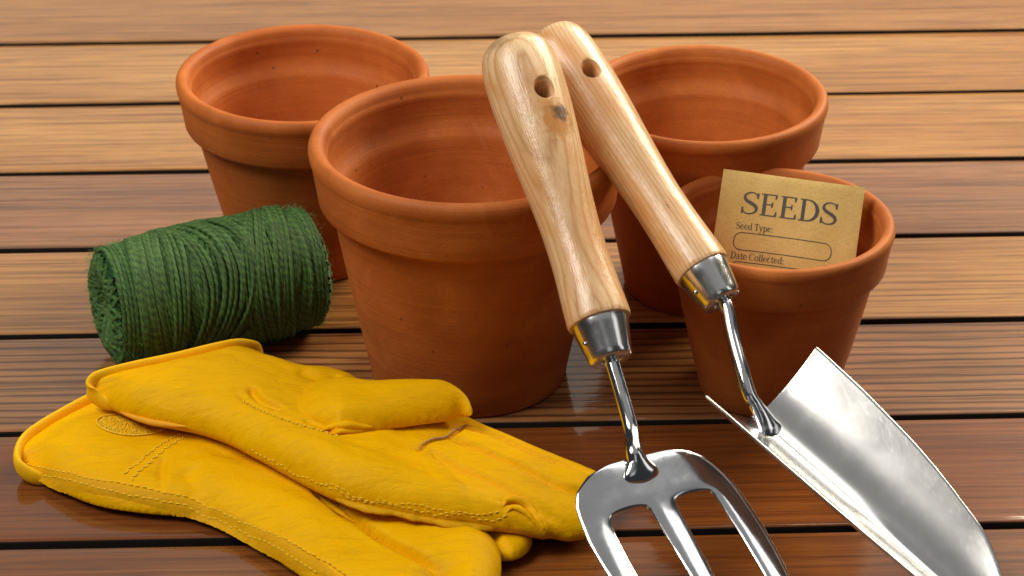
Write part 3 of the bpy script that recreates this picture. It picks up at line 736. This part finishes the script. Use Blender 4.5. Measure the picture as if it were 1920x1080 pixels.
def ribbon(surf, px, z, width, name, mat, parent, origin, lift=0.0005, ragged=0.0, side_edge=0.0):
    C = catmull([snap(surf, a[0], a[1]) for a in px], 14); T = np.gradient(C[:, :2], axis=0); T /= np.linalg.norm(T, axis=1)[:, None]+1e-12
    Nr = np.stack([-T[:, 1], T[:, 0]], 1); V = []; n = len(C); m = 7
    for i in range(n):
        r1 = ragged*(RNG.rand()-0.3)
        wv = width*min(1, 0.25+8*min(i, n-1-i)/n)
        for k in range(m):
            f = (k/(m-1)-0.5); p = C[i, :2]+Nr[i]*(f*wv+(r1 if k == 0 else 0))
            e = lift*(1-abs(2*f)**6)
            V.append((p[0]-origin[0], p[1]-origin[1], float(surf.z(p[0], p[1]))+e-(0.0004 if k in (0, m-1) else 0)-origin[2]))
    F = [(i*m+k, (i+1)*m+k, (i+1)*m+k+1, i*m+k+1) for i in range(n-1) for k in range(m-1)]
    return mesh_obj(name, V, F, mat, parent)

def P4(lst, zs, ze): return [(a, b2, zs, ze) for a, b2 in lst]
# ---- lower glove, flat on the deck
low_pts = (P4([(30, 868)], 0.008, 0.007)+P4([(33, 838), (62, 812), (108, 783), (172, 750)], 0.012, 0.009) + P4([(250, 718), (330, 712), (430, 760), (560, 812), (700, 860), (800, 900), (868, 940), (905, 985), (934, 1020), (941, 1050), (938, 1080), (925, 1110), (890, 1128), (850, 1122), (826, 1098)], 0.010, 0.008)
           + P4([(824, 1120), (800, 1165), (740, 1185), (680, 1165), (610, 1118), (566, 1085), (530, 1060), (490, 1032), (450, 1006), (414, 987), (380, 974), (345, 969), (300, 967), (250, 962), (190, 952), (135, 933), (85, 905), (48, 884)], 0.0035, 0.0040))
low = Puff(low_pts, 0.0105, 0.0165, step=0.00075, expo=0.62, creases=[
        ([(592, 928), (640, 962), (690, 990), (760, 1030), (822, 1079)], 0.020, 0.0018, 0.0075),
        ([(608, 930), (650, 955), (700, 1000), (730, 1018)], 0.020, 0.0013, 0.0040),
        ([(596, 930), (625, 928), (632, 945)], 0.020, 0.0010, 0.0032),
        ([(345, 880), (380, 930), (395, 960)], 0.016, 0.0050, 0.0030),
        ([(402, 965), (372, 940), (350, 925)], 0.014, 0.0018, 0.0022),
        ([(350, 862), (420, 855), (520, 862)], 0.020, 0.0030, 0.0012),
        ([(190, 850), (235, 868), (270, 862)], 0.020, 0.0035, 0.0010),
        ([(308, 860), (304, 885), (306, 915)], 0.020, 0.0020, 0.0020, 0.0008),
        ([(470, 960), (540, 1000), (610, 1040)], 0.020, 0.0060, 0.0012),
    ], bumps=[(180, 850, 0.018, 0.030, 0.020, 0.002, 0.4), (520, 910, 0.018, 0.045, 0.018, 0.003, -0.6), (560, 1010, 0.015, 0.04, 0.02, 0.002, -0.6)],
    noise=[(3, ((14, 0.0007), (34, 0.00035)), (1, 1), 0.0), (5, ((60, 0.00016),), (0.5, 1.6), -0.5)], under=0.0030, cuff=([(33, 838, .012), (62, 812, .012), (108, 783, .012), (172, 750, .012), (250, 718, .012)], 0.026, 0.62))
low.bot = np.maximum(low.bot, 0.0006)
lower = empty('work_glove', tuple(at(430, 900, 0.0)), 'yellow leather work glove lying underneath the other, flat on the deck', 'glove', 'pair of yellow leather work gloves')
LO = np.array(lower.location)
low.build('leather_shell', M_leather, lower, LO)
# third finger peeping out at the right
f3 = Puff(P4([(820, 930), (880, 950), (940, 966), (985, 982), (999, 1006), (990, 1030), (962, 1045), (925, 1042), (885, 1015), (845, 970)], 0.0065, 0.005), 0.0062, 0.0085, step=0.0007, under=0.003,
          creases=[([(905, 985), (940, 1018), (958, 1040)], 0.01, 0.0012, 0.0022)], noise=[(8, ((30, 0.0003), (70, 0.0002)), (1, 1), 0.0)])
f3.bot = np.maximum(f3.bot, 0.0006)
f3.build('finger', M_leather, lower, LO)

def lowfloor(X, Y):
    z = low.z(X, Y); h = low.has(X, Y); z3 = f3.z(X, Y); h3 = f3.has(X, Y)
    return np.maximum(np.where(h, z+0.0004, 0.0006), np.where(h3, z3+0.0004, 0.0006))
# ---- upper glove, lying across the lower one
up_pts = (P4([(170, 733)], 0.029, 0.028)+P4([(165, 718), (182, 706), (250, 690), (330, 674), (400, 658), (446, 650), (482, 655)], 0.033, 0.030) + P4([(520, 670), (565, 686)], 0.031, 0.026)+P4([(610, 692)], 0.029, 0.025)+P4([(660, 705)], 0.027, 0.023)
          + P4([(720, 732)], 0.025, 0.021)+P4([(780, 752)], 0.0235, 0.019)+P4([(840, 769)], 0.022, 0.017)+P4([(885, 782), (930, 800), (1000, 829), (1060, 852), (1105, 868), (1138, 885), (1138, 915)], 0.020, 0.014)
          + P4([(1122, 950), (1108, 985)], 0.014, 0.011)+P4([(1088, 1001), (1062, 1004)], 0.011, 0.010)
          + P4([(1036, 1000)], 0.0125, 0.0125)+P4([(1018, 1001)], 0.0135, 0.0135)+P4([(975, 994)], 0.015, 0.015)+P4([(928, 987)], 0.017, 0.017)+P4([(892, 983)], 0.0185, 0.0185)+P4([(833, 975)], 0.0205, 0.0205)+P4([(780, 966)], 0.022, 0.022)+P4([(734, 956)], 0.023, 0.023)+P4([(674, 944)], 0.024, 0.024)
          + P4([(627, 931), (595, 917), (556, 897), (512, 872), (472, 850), (417, 822), (362, 804), (300, 792), (245, 778), (212, 764), (183, 750)], 0.025, 0.025))
def up_thick(X, Y):
    a = at(1100, 950, 0.02); b2 = at(400, 720, 0.03); d = (b2-a)[:2]; t = ((X-a[0])*d[0]+(Y-a[1])*d[1])/(d@d)
    return 0.0098+0.0030*np.clip(t, 0, 1)
up = Puff(up_pts, 0.013, 0.0145, step=0.00075, expo=0.60, creases=[
        ([(800, 838), (850, 868), (930, 905), (1000, 945), (1050, 985)], 0.028, 0.0017, 0.0036, 0.0006),
        ([(846, 820), (900, 840), (980, 878), (1060, 915), (1120, 940)], 0.026, 0.0016, 0.0042, 0.0006),
        ([(868, 803), (930, 818), (1010, 852), (1120, 895)], 0.024, 0.0016, 0.0034),
        ([(786, 842), (800, 830), (850, 815), (870, 800)], 0.028, 0.0011, 0.0034, -0.0012),
        ([(640, 815), (600, 800), (570, 790)], 0.034, 0.0020, 0.0020),
        ([(1022, 998), (1000, 962), (975, 942), (942, 942)], 0.024, 0.0012, 0.0050, 0.0016),
        ([(1000, 985), (970, 958), (940, 955)], 0.024, 0.0013, 0.0016),
        ([(470, 730), (490, 752), (530, 768)], 0.040, 0.0014, 0.0034, 0.0010),
        ([(440, 735), (500, 775), (590, 805), (640, 815)], 0.038, 0.0014, 0.0011),
        ([(250, 745), (330, 765), (420, 795), (500, 835)], 0.036, 0.006, 0.0012),
        ([(560, 690), (590, 702), (640, 705)], 0.035, 0.0028, 0.0018),
        ([(620, 700), (650, 712), (690, 714)], 0.034, 0.0024, 0.0015),
    ], bumps=[(330, 705, 0.036, 0.04, 0.018, 0.002, 0.2), (560, 850, 0.034, 0.05, 0.016, 0.0018, -0.55), (760, 900, 0.032, 0.06, 0.015, 0.0018, -0.45)],
    noise=[(13, ((13, 0.0007), (32, 0.00035)), (1, 1), 0.0), (15, ((60, 0.00016),), (0.5, 1.6), -0.5)], floor=lowfloor, under=0.010, thick=up_thick, cuff=([(165, 718, .034), (182, 706, .034), (250, 690, .034), (330, 674, .034), (400, 658, .034), (446, 650, .034), (482, 655, .032)], 0.026, 0.60))
upper = empty('work_glove', tuple(at(620, 830, 0.0)), 'yellow leather work glove lying on top of the other one, thumb uppermost', 'glove', 'pair of yellow leather work gloves')
UO = np.array(upper.location)
up.build('leather_shell', M_leather, upper, UO)
# thumb on top
th_pts = (P4([(470, 722), (520, 700), (580, 697), (650, 704), (700, 714)], 0.040, 0.034)+P4([(740, 719), (790, 720), (836, 721), (866, 733), (884, 750), (884, 765)], 0.040, 0.036)
          + P4([(866, 774), (840, 781), (760, 792), (700, 803), (655, 813), (630, 817), (612, 806), (560, 785), (500, 752)], 0.035, 0.0335))
def th_thick(X, Y):
    a = at(470, 730, 0.04); b2 = at(650, 760, 0.04); d = (b2-a)[:2]; t = np.clip(((X-a[0])*d[0]+(Y-a[1])*d[1])/(d@d), 0, 1); t = t*t*(3-2*t)
    return -0.003+0.0145*t
thumb = Puff(th_pts, 0.010, 0.013, creases=[
        ([(622, 812), (618, 800), (640, 792), (700, 790)], 0.042, 0.0015, 0.0034, 0.0006),
        ([(600, 800), (622, 788), (660, 786)], 0.044, 0.0012, 0.0018),
    ], noise=[(23, ((20, 0.0005), (40, 0.0003)), (1, 1), 0.0)], under=0.006, thick=th_thick)
thumb.build('thumb', M_leather, upper, UO)
class Both:
    def has(s, x, y): return up.has(x, y) | thumb.has(x, y)
    def z(s, x, y):
        a = up.z(x, y); h = thumb.has(x, y); return np.where(h, np.maximum(a, thumb.z(x, y)), a)
both = Both()
# seams and stitching
ribbon(low, [(52, 881), (98, 893), (163, 907), (228, 920), (285, 932), (326, 941), (362, 952), (407, 970), (448, 991), (489, 1008), (520, 1020), (580, 1056), (640, 1090)], 0.014, 0.0062, 'seam_welt', M_leather2, lower, LO, 0.0008, 0.0005)
stitches(low, [(52, 873), (98, 884), (163, 899), (228, 909), (285, 921), (326, 931), (367, 943), (407, 960), (448, 980), (520, 1007), (580, 1040), (650, 1083)], 0.0155, 'stitching', lower, LO, lift=0.0007)
stitches(low, [(50, 884), (98, 899), (163, 913), (228, 929), (285, 941), (326, 948), (358, 958), (407, 978), (448, 999), (489, 1017), (520, 1031), (570, 1062), (600, 1082)], 0.0125, 'stitching', lower, LO, lift=0.0007)
stitches(low, [(352, 817), (325, 832), (301, 850), (269, 878), (246, 902)], 0.021, 'stitching', lower, LO, zz=0.0009, length=0.0016, gap=0.0004)
stitches(low, [(338, 815), (312, 828), (288, 845), (256, 872), (230, 896)], 0.021, 'stitching', lower, LO, zz=0.0007, length=0.0015, gap=0.0005)
# oval elastic patch at the wrist of the lower glove
pc_ = low.snap(250, 797); eV = [(pc_[0]-LO[0], pc_[1]-LO[1], float(low.z(pc_[0], pc_[1]))+0.0009-LO[2])]; eF = []
for ring in range(1, 7):
    for k in range(40):
        a = 2*math.pi*k/40; f = ring/6; x = pc_[0]+0.0175*f*math.cos(a); y = pc_[1]+0.0100*f*math.sin(a)
        eV.append((x-LO[0], y-LO[1], float(low.z(x, y))+(0.0007 if ring < 6 else -0.0002)+0.0002*math.sin(k*3.0)*(ring % 2)-LO[2]))
for k in range(40):
    k2 = (k+1) % 40; eF.append((0, 1+k, 1+k2))
    for r in range(5): eF.append((1+r*40+k, 1+(r+1)*40+k, 1+(r+1)*40+k2, 1+r*40+k2))
mesh_obj('elastic_patch', eV, eF, M_leather, lower)
mbp = MB()
for i in range(420):
    a = RNG.uniform(0, 6.28); f = math.sqrt(RNG.uniform(0, 0.85)); x = pc_[0]+0.0175*f*math.cos(a); y = pc_[1]+0.0100*f*math.sin(a)
    dx = 0.0009; z = float(low.z(x, y))+0.0007-LO[2]
    V, F = sweep([(x-LO[0], y-dx-LO[1], z), (x-LO[0]+0.0002, y-LO[1], z+0.0002), (x-LO[0], y+dx-LO[1], z)], [0.00018, 0.00028, 0.00018], 5); mbp.add(V, F)
mbp.build('patch_stitching', M_thread, lower)
ring_px = [(183+0, 789)]
th_ = np.linspace(0, 2*math.pi, 60); ringp = np.stack([pc_[0]+0.0168*np.cos(th_), pc_[1]+0.0095*np.sin(th_), 0*th_], 1)
zr = low.z(ringp[:, 0], ringp[:, 1])+0.0006; ringp[:, 2] = zr; ringp -= LO
V, F = sweep(ringp[:-1], 0.00040, 6, closed=True); mesh_obj('patch_hem', V, F, M_thread, lower)

stitches(up, [(470, 848), (520, 875), (570, 900), (640, 925), (720, 945), (830, 960), (900, 967), (940, 962)], 0.029, 'stitching', upper, UO, length=0.0019, gap=0.0009, rad_=0.0003)
stitches(up, [(600, 912), (660, 938), (720, 953), (800, 968), (880, 976), (930, 977), (960, 966)], 0.025, 'stitching', upper, UO, length=0.0019, gap=0.0009, rad_=0.0003)
stitches(both, [(455, 752), (500, 775), (560, 797), (600, 808), (640, 820)], 0.037, 'stitching', upper, UO, zz=0.0007, length=0.0015, gap=0.0007)
# raw leather edge that pokes out of the seam, and the grey cut edge on the back
def flap(pts, name, mat, parent, org, w, zj=0.0):
    C = catmull([at(*a) for a in pts], 16); V = []; n = len(C)
    T = np.gradient(C[:, :2], axis=0); T /= np.linalg.norm(T, axis=1)[:, None]; Nr = np.stack([T[:, 1], -T[:, 0]], 1)
    for i in range(n):
        ww = w*(0.75+0.18*math.sin(i*0.11)+0.14*math.sin(i*0.29+1)+0.05*math.sin(i*0.71)+0.05*RNG.rand())*min(1, 6*min(i, n-1-i)/n+0.1)
        a = C[i, :2]-org[:2]; z = C[i, 2]-org[2]
        b2 = a+Nr[i]*ww
        V += [(a[0], a[1], z+0.0006), (b2[0], b2[1], z-0.0012-zj), (b2[0], b2[1], z-0.0022-zj), (a[0], a[1], z-0.0008)]
    F = []
    for i in range(n-1):
        for k in range(4): F.append((4*i+k, 4*i+(k+1) % 4, 4*i+4+(k+1) % 4, 4*i+4+k))
    F += [(0, 1, 2, 3), (4*n-1, 4*n-2, 4*n-3, 4*n-4)]
    o = mesh_obj(name, V, F, mat, parent); fix_normals(o)
flap([(628, 929, .025), (674, 942, .024), (734, 954, .023), (780, 964, .022), (833, 973, .0205), (892, 981, .0185), (935, 986, .0165)], 'raw_edge', M_leather2, upper, UO, 0.0036)
C = catmull([up.snap(a[0], a[1]) for a in [(787, 846), (792, 836), (812, 826), (838, 820), (858, 806), (872, 800), (886, 803)]], 8)
P = np.stack([C[:, 0], C[:, 1], up.z(C[:, 0], C[:, 1])+0.0004], 1)-UO
V, F = sweep(P, np.stack([0.0006*np.sin(np.linspace(0.2, 2.9, len(P))), 0.0008*np.sin(np.linspace(0.2, 2.9, len(P)))], 1), 8); mesh_obj('cut_edge', V, F, M_suede, upper)
def fold(surf, pts, r, lift, parent, org):
    C = catmull([snap(surf, a[0], a[1]) for a in pts], 10); n = len(C); C[:, 2] += lift; e_ = np.sin(np.linspace(0.05, math.pi-0.05, n))**0.7
    V, F = sweep(C-org, np.stack([r*e_, r*0.8*e_], 1), 12); return mesh_obj('fold', V, F, M_leather, parent)
fold(both, [(606, 806), (622, 800), (648, 797), (676, 800), (700, 801)], 0.0022, 0.0002, upper, UO)
fold(both, [(628, 812), (640, 808), (665, 808), (690, 806)], 0.0016, 0.0001, upper, UO)
fold(up, [(944, 950), (948, 940), (966, 937), (990, 950), (1008, 974), (1020, 994)], 0.0022, 0.0004, upper, UO)
fold(up, [(950, 962), (962, 952), (985, 962), (1004, 984)], 0.0015, 0.0003, upper, UO)
fold(low, [(600, 932), (614, 944), (640, 962), (668, 982)], 0.0016, 0.0002, lower, LO)
# cloth bindings round the cuffs
def binding(pts, parent, org, hw, hh):
    C = catmull([at(a[0], a[1], a[2]) for a in pts], 10); n = len(C)
    e_ = np.clip(np.minimum(np.arange(n), (n-1-np.arange(n))*1.6)/14.0, 0, 1); e_ = 0.15+0.85*np.sqrt(1-(1-e_)**2)
    V, F = sweep(C-org, np.stack([hw*e_, hh*e_], 1), 18)
    o = mesh_obj('cuff_binding', V, F, M_binding, parent)
    return o
binding([(92, 901, 0.0030), (60, 893, 0.0050), (36, 874, 0.0085), (33, 852, 0.0105), (45, 828, 0.0115), (72, 806, 0.012), (112, 782, 0.012), (172, 750, 0.012), (250, 716, 0.010)], lower, LO, 0.0018, 0.0042)
binding([(215, 762, 0.024), (187, 750, 0.0255), (171, 732, 0.0295), (173, 717, 0.0325), (192, 707, 0.0335), (250, 692, 0.034), (330, 675, 0.034), (400, 658, 0.034), (446, 650, 0.0315), (478, 656, 0.026), (490, 668, 0.017)], upper, UO, 0.0018, 0.0042)
C = [at(a[0], a[1], a[2]) for a in [(225, 772, 0.026), (250, 782, 0.0255), (285, 792, 0.025), (320, 797, 0.025), (350, 800, 0.026)]]
C = catmull(C, 6)-UO; V, F = sweep(C, np.stack([0.0016*np.sin(np.linspace(0.1, 3.04, len(C))), 0.0016*np.sin(np.linspace(0.1, 3.04, len(C)))], 1), 10)
mesh_obj('lining', V, F, M_lining, upper)

# ------------------------------------------------------------------ hand tools
def axis_matrix(p0, p1, face=None):
    """matrix whose z runs from p0 to p1; x towards 'face'"""
    z = (p1-p0)/np.linalg.norm(p1-p0); f = np.array(face, float); x = f-z*(f@z); x /= np.linalg.norm(x); y = np.cross(z, x)
    return Matrix(((x[0], y[0], z[0], p0[0]), (x[1], y[1], z[1], p0[1]), (x[2], y[2], z[2], p0[2]), (0, 0, 0, 1)))
HPROF = [(0.0, 0.0), (0.006, 0.0003), (0.0105, 0.0014), (0.0138, 0.0036), (0.0160, 0.0070), (0.0172, 0.0115), (0.0179, 0.018), (0.0180, 0.027), (0.0177, 0.037), (0.0170, 0.048),
         (0.0160, 0.060), (0.0149, 0.072), (0.0139, 0.084), (0.0133, 0.095), (0.0131, 0.104), (0.0132, 0.113), (0.0136, 0.122), (0.0141, 0.131), (0.0144, 0.1375), (0.0143, 0.1395), (0.0137, 0.1405), (0.011, 0.1405), (0.0, 0.1405)]
def handle(root, butt, end, s, mat, hole_ang, hole_pos):
    L = np.linalg.norm(end-butt); k = L/0.1405
    view = np.array([0, -0.85, 0.53]); M = axis_matrix(np.array(butt), np.array(end), view)
    pr = catmull([(r*s, z*k) for r, z in HPROF], 4); pr[:, 0] = np.maximum(pr[:, 0], 0.00001)
    o = lathe('handle', [tuple(q) for q in pr], mat, root, 96, 0.004)
    bm = bmesh.new(); bm.from_mesh(o.data); bmesh.ops.remove_doubles(bm, verts=bm.verts[:], dist=0.0001); bmesh.ops.recalc_face_normals(bm, faces=bm.faces[:]); bm.to_mesh(o.data); bm.free()
    # drilled hanging hole
    cp = []
    r0 = 0.0043*s; R_ = 0.0179*s
    for r, z in ((0.00001, -0.04), (r0*2.2, -0.04), (r0*1.25, -R_), (r0, -R_+0.0016), (r0, R_-0.0022), (r0*1.12, R_-0.0012), (r0*1.35, R_-0.0002), (r0*2.6, R_+0.004), (r0*2.6, 0.04), (0.00001, 0.04)): cp.append((r, z))
    c = lathe('cutter', cp, mat, None, 40)
    bm = bmesh.new(); bm.from_mesh(c.data); bmesh.ops.remove_doubles(bm, verts=bm.verts[:], dist=0.0002); bmesh.ops.recalc_face_normals(bm, faces=bm.faces[:]); bm.to_mesh(c.data); bm.free()
    ca_, sa_ = math.cos(hole_ang), math.sin(hole_ang); d = Vector((ca_, sa_, 0)); zt = Vector((0, 0, 1)); e = zt.cross(d)
    Mr = Matrix.Translation(-Vector(root.location)) @ M; o.matrix_local = Mr
    c.matrix_world = M @ Matrix(((e.x, zt.x, d.x, 0), (e.y, zt.y, d.y, 0), (e.z, zt.z, d.z, hole_pos), (0, 0, 0, 1)))
    md = o.modifiers.new('hole', 'BOOLEAN'); md.operation = 'DIFFERENCE'; md.solver = 'EXACT'; md.object = c
    bpy.context.view_layer.update(); dg = bpy.context.evaluated_depsgraph_get(); me = bpy.data.meshes.new_from_object(o.evaluated_get(dg))
    o.modifiers.clear(); o.data = me; bpy.data.objects.remove(c)
    me.polygons.foreach_set('use_smooth', [True]*len(me.polygons)); me.set_sharp_from_angle(angle=math.radians(45))
    Mr = Matrix.Translation(-Vector(root.location)) @ M
    o.matrix_local = Mr
    return o, Mr
def ferrule(root, Mr, z0, L, r0, r1, rs, riv):
    pr = [(r0*0.8, z0-0.0006), (r0-0.0004, z0-0.0006), (r0, z0), (r0-0.0001, z0+0.0016), (r0*0.985, z0+0.003)]
    for i in range(1, 8): pr.append((r0*0.985+(r1*1.0-r0*0.985)*i/8, z0+0.003+(L-0.0045)*i/8))
    pr += [(r1, z0+L-0.0012), (r1-0.0006, z0+L-0.0003), (r1-0.0014, z0+L), (rs+0.0012, z0+L-0.0002), (rs+0.0006, z0+L-0.002)]
    o = lathe('ferrule', pr, M_ferrule, root, 72, 0.003); o.matrix_local = Mr
    rv = lathe('rivet', [(0.0013, -0.0005), (0.0012, 0.0003), (0.0007, 0.0008), (0.00001, 0.0009)], M_ferrule, o, 20)
    rr = (r0+r1)/2; d = Vector((math.cos(riv), math.sin(riv), 0)); zt = Vector((0, 0, 1)); e = zt.cross(d)
    rv.matrix_local = Matrix(((e.x, zt.x, d.x, d.x*rr), (e.y, zt.y, d.y, d.y*rr), (e.z, zt.z, d.z, z0+L*0.55), (0, 0, 0, 1)))
    return o
def head_frame(phi, slope):
    ph = math.radians(phi); a = math.radians(slope)
    h = np.array([math.sin(ph), -math.cos(ph), 0]); l = np.array([math.cos(ph), math.sin(ph), 0]); ax = h*math.cos(a)+np.array([0, 0, -math.sin(a)])
    n = np.cross(l, ax); n = n if n[2] > 0 else -n
    return h, l, ax, n

# ---- fork
FC = atY(1050, 385, 1.0492); NF = at(1192, 872, 0.05)
fdir = NF-FC; fdir /= np.linalg.norm(fdir)
def on_axis_px(py, C, d):        # axis point seen at that picture height
    best = min(np.linspace(-0.2, 0.2, 4001), key=lambda t: abs((lambda P: 540-FPX*((P[1])*SP+(P[2]-CAM_H)*CP)/((P[1])*CP-(P[2]-CAM_H)*SP))(C+d*t)-py)); return C+d*best
FB = on_axis_px(76, FC, fdir); FE = on_axis_px(606, FC, fdir)
FB = FB+np.array([-0.0002, 0, 0]); FE = FE+np.array([0.0024, 0, 0]); fax = (FE-FB)/np.linalg.norm(FE-FB)
fork = empty('hand_fork', tuple(NF), 'three tined steel hand fork with knotty wooden handle leaning on the front pot', 'garden fork')
knots_ = [((0.0136, -0.0112, 0.0470), 0.0055, (0.120, 0.042, 0.009), 1.0, (1, 1, 1.1)), ((0.0150, -0.0090, 0.0495), 0.0105, (0.50, 0.20, 0.035), 0.9, (1, 1, 0.9)),
         ((0.012, 0.004, 0.006), 0.006, (0.26, 0.17, 0.08), 0.5, (1, 0.5, 1.3))]
knots = [knots_[1], knots_[0], knots_[2]]
M_h1 = mat_handle('pale_ash_wood', 0.4, knots); M_h2 = mat_handle('pale_ash_wood', 2.2)
_, MF = handle(fork, FB, FE, 1.0, M_h1, -0.42, 0.0345)
Lh = np.linalg.norm(FE-FB)
ferrule(fork, MF, Lh-0.0012, 0.0195, 0.0128, 0.0098, 0.0035, 0.95)
E0 = FE+fax*0.014
h, l, ax, n = head_frame(25, 25.5)
hc = l*0.001
shank = catmull([E0-NF, FE+fax*0.022-NF, FE+fax*0.034-NF-n*0.0004, (FE+fax*0.048-NF)*0.9-n*0.001, -ax*0.0045+n*0.0048, ax*0.000+n*0.0030, ax*0.0050+n*0.0008, ax*0.0085-n*0.0012], 14)
q = np.linspace(0, 1, len(shank))
SQ = lambda xs_, ys_: catmull(np.stack([xs_, ys_], 1), 12)
rw = np.interp(q, *SQ([0, 0.45, 0.6, 0.72, 0.84, 0.93, 0.98, 1.0], [0.0034, 0.0034, 0.0038, 0.0052, 0.0080, 0.0078, 0.0050, 0.0015]).T); rh = np.interp(q, [0, 0.5, 0.7, 0.85, 1.0], [0.0034, 0.0034, 0.0036, 0.0032, 0.0022])
V, F = sweep(shank, np.stack([rw, rh], 1), 28, up=n); mesh_obj('shank', V, F, M_steel, fork)
# head: cage of three tines, rounded by subdivision
def head_cage():
    # columns t (mm) at rows a (mm): 6 column lines
    rows = [(-3.4, [-11, -8, -3, 4.5, 10, 17]), (-1.0, [-23, -15, -4, 6, 18, 27]), (5, [-31.5, -19.5, -5.0, 7.0, 21.5, 34]), (11.5, [-35.2, -21.8, -5.6, 7.6, 24, 37.2]), (19.0, [-37.2, -23.0, -5.8, 7.8, 25.0, 38.8]),
            (28, [-38.4, -24.2, -5.6, 7.6, 25.8, 39.6]), (42, [-38.2, -24.6, -5.1, 7.2, 26.4, 40.2]), (58, [-36.8, -24.6, -4.6, 6.6, 26.4, 39.4]), (78, [-34.2, -24.6, -3.9, 5.8, 26.3, 36.6]), (98, [-31.2, -25.2, -2.6, 4.4, 26.6, 33.0]), (112, [-29.2, -27.4, -0.4, 2.2, 28.6, 30.6])]
    def lift(a, t):
        s = min(max(a, 0)/115.0, 1)
        return (-5.5*4*s*(1-s)-0.0016*(t-1)**2*(1-min(max(a, 0)/70, 1))+0.6)*0.001
    V = []; F = []
    for a, ts in rows:
        sh = float(np.interp(a, [0, 10, 20, 50, 110], [0, 1.0, 3.0, 5.6, 7.5]))
        for t in ts: V.append(ax*a*0.001+l*(t+sh)*0.001+n*lift(a, t))
    for i in range(len(rows)-1):
        for c in range(5):
            if c in (1, 3) and i >= 4: continue
            F.append((i*6+c, i*6+c+1, (i+1)*6+c+1, (i+1)*6+c))
    return V, F
V, F = head_cage(); ho = mesh_obj('head', V, F, M_steel, fork)
def finish(o, thick, lv, crease=0.0):
    sd = o.modifiers.new('thick', 'SOLIDIFY'); sd.thickness = thick; sd.offset = 0
    if crease: sd.edge_crease_rim = crease
    sb = o.modifiers.new('round', 'SUBSURF'); sb.levels = lv; sb.render_levels = lv
    bpy.context.view_layer.update(); dg = bpy.context.evaluated_depsgraph_get(); me = bpy.data.meshes.new_from_object(o.evaluated_get(dg))
    o.modifiers.clear(); o.data = me; me.polygons.foreach_set('use_smooth', [True]*len(me.polygons))
finish(ho, 0.0030, 4, 0.45)

# ---- trowel
TE = atY(1318, 508, 1.0465); TBt = atY(1026, 62, 1.146)
tax = (TE-TBt)/np.linalg.norm(TE-TBt); NTr = at(1417, 785, 0.05)
trowel = empty('hand_trowel', tuple(NTr), 'steel hand trowel with concave blade and clean wooden handle, resting beside the fork', 'trowel')
_, MT = handle(trowel, TBt, TE, 0.92, M_h2, -0.42, 0.0345)
Lh = np.linalg.norm(TE-TBt)
ferrule(trowel, MT, Lh-0.0012, 0.0190, 0.0122, 0.0094, 0.0035, 0.95)
h, l, ax, n = head_frame(46.5, 20)
E0 = TE+tax*0.014-NTr
def rel(px, py, z): return at(px, py, z)-NTr
shank = catmull([E0, TE+tax*0.021-NTr, rel(1373, 625, 0.0785), rel(1390, 690, 0.0690), rel(1404, 738, 0.0610), ax*-0.003+n*0.0062, ax*0.003+n*0.0034, ax*0.008+n*0.0008, ax*0.0115-n*0.0010], 14)
q = np.linspace(0, 1, len(shank))
rw = np.interp(q, *SQ([0, 0.5, 0.65, 0.78, 0.88, 0.95, 0.985, 1.0], [0.0034, 0.0034, 0.0037, 0.0050, 0.0068, 0.0066, 0.0042, 0.0012]).T); rh = np.interp(q, [0, 0.55, 0.7, 0.88, 1.0], [0.0034, 0.0034, 0.0036, 0.0033, 0.0022])
V, F = sweep(shank, np.stack([rw, rh], 1), 28, up=n); mesh_obj('shank', V, F, M_steel, trowel)
rowsw = [(-7, 35.2), (-2, 35.2), (8, 34.8), (24, 34.3), (42, 33.2), (60, 31.8), (78, 29.6), (94, 27.0), (108, 24.4), (120, 20.0), (130, 15.0), (138, 9.8), (143, 5.4), (145.5, 1.6)]
RW = catmull(rowsw, 4); V = []; F = []; NTt = 30
for a, w in RW:
    hgt = 24.8*(min(w, 35)/35.0)**1.25
    for j in range(NTt+1):
        t = -1+2*j/NTt; a_off = -5.5*(1-abs(t))**1.2*max(0, 1-(a+10)/24) if a < 14 else 0
        a_off = 6.5*(1-abs(t)**1.5)*max(0, 1-(a+10)/20)
        a_off += 3.5*t*max(0, 1-(a+10)/45)
        dpt = hgt*abs(t)**1.75-1.2*math.exp(-(t/0.10)**2)*min(1, max(0, (a-55)/30))*min(1, w/25)
        V.append(ax*(a+a_off)*0.001+l*(w*t)*0.001+n*dpt*0.001)
m = NTt+1
for i in range(len(RW)-1):
    for j in range(NTt): F.append((i*m+j, i*m+j+1, (i+1)*m+j+1, (i+1)*m+j))
bo = mesh_obj('blade', V, F, M_blade, trowel); finish(bo, 0.0014, 1, 0.7)
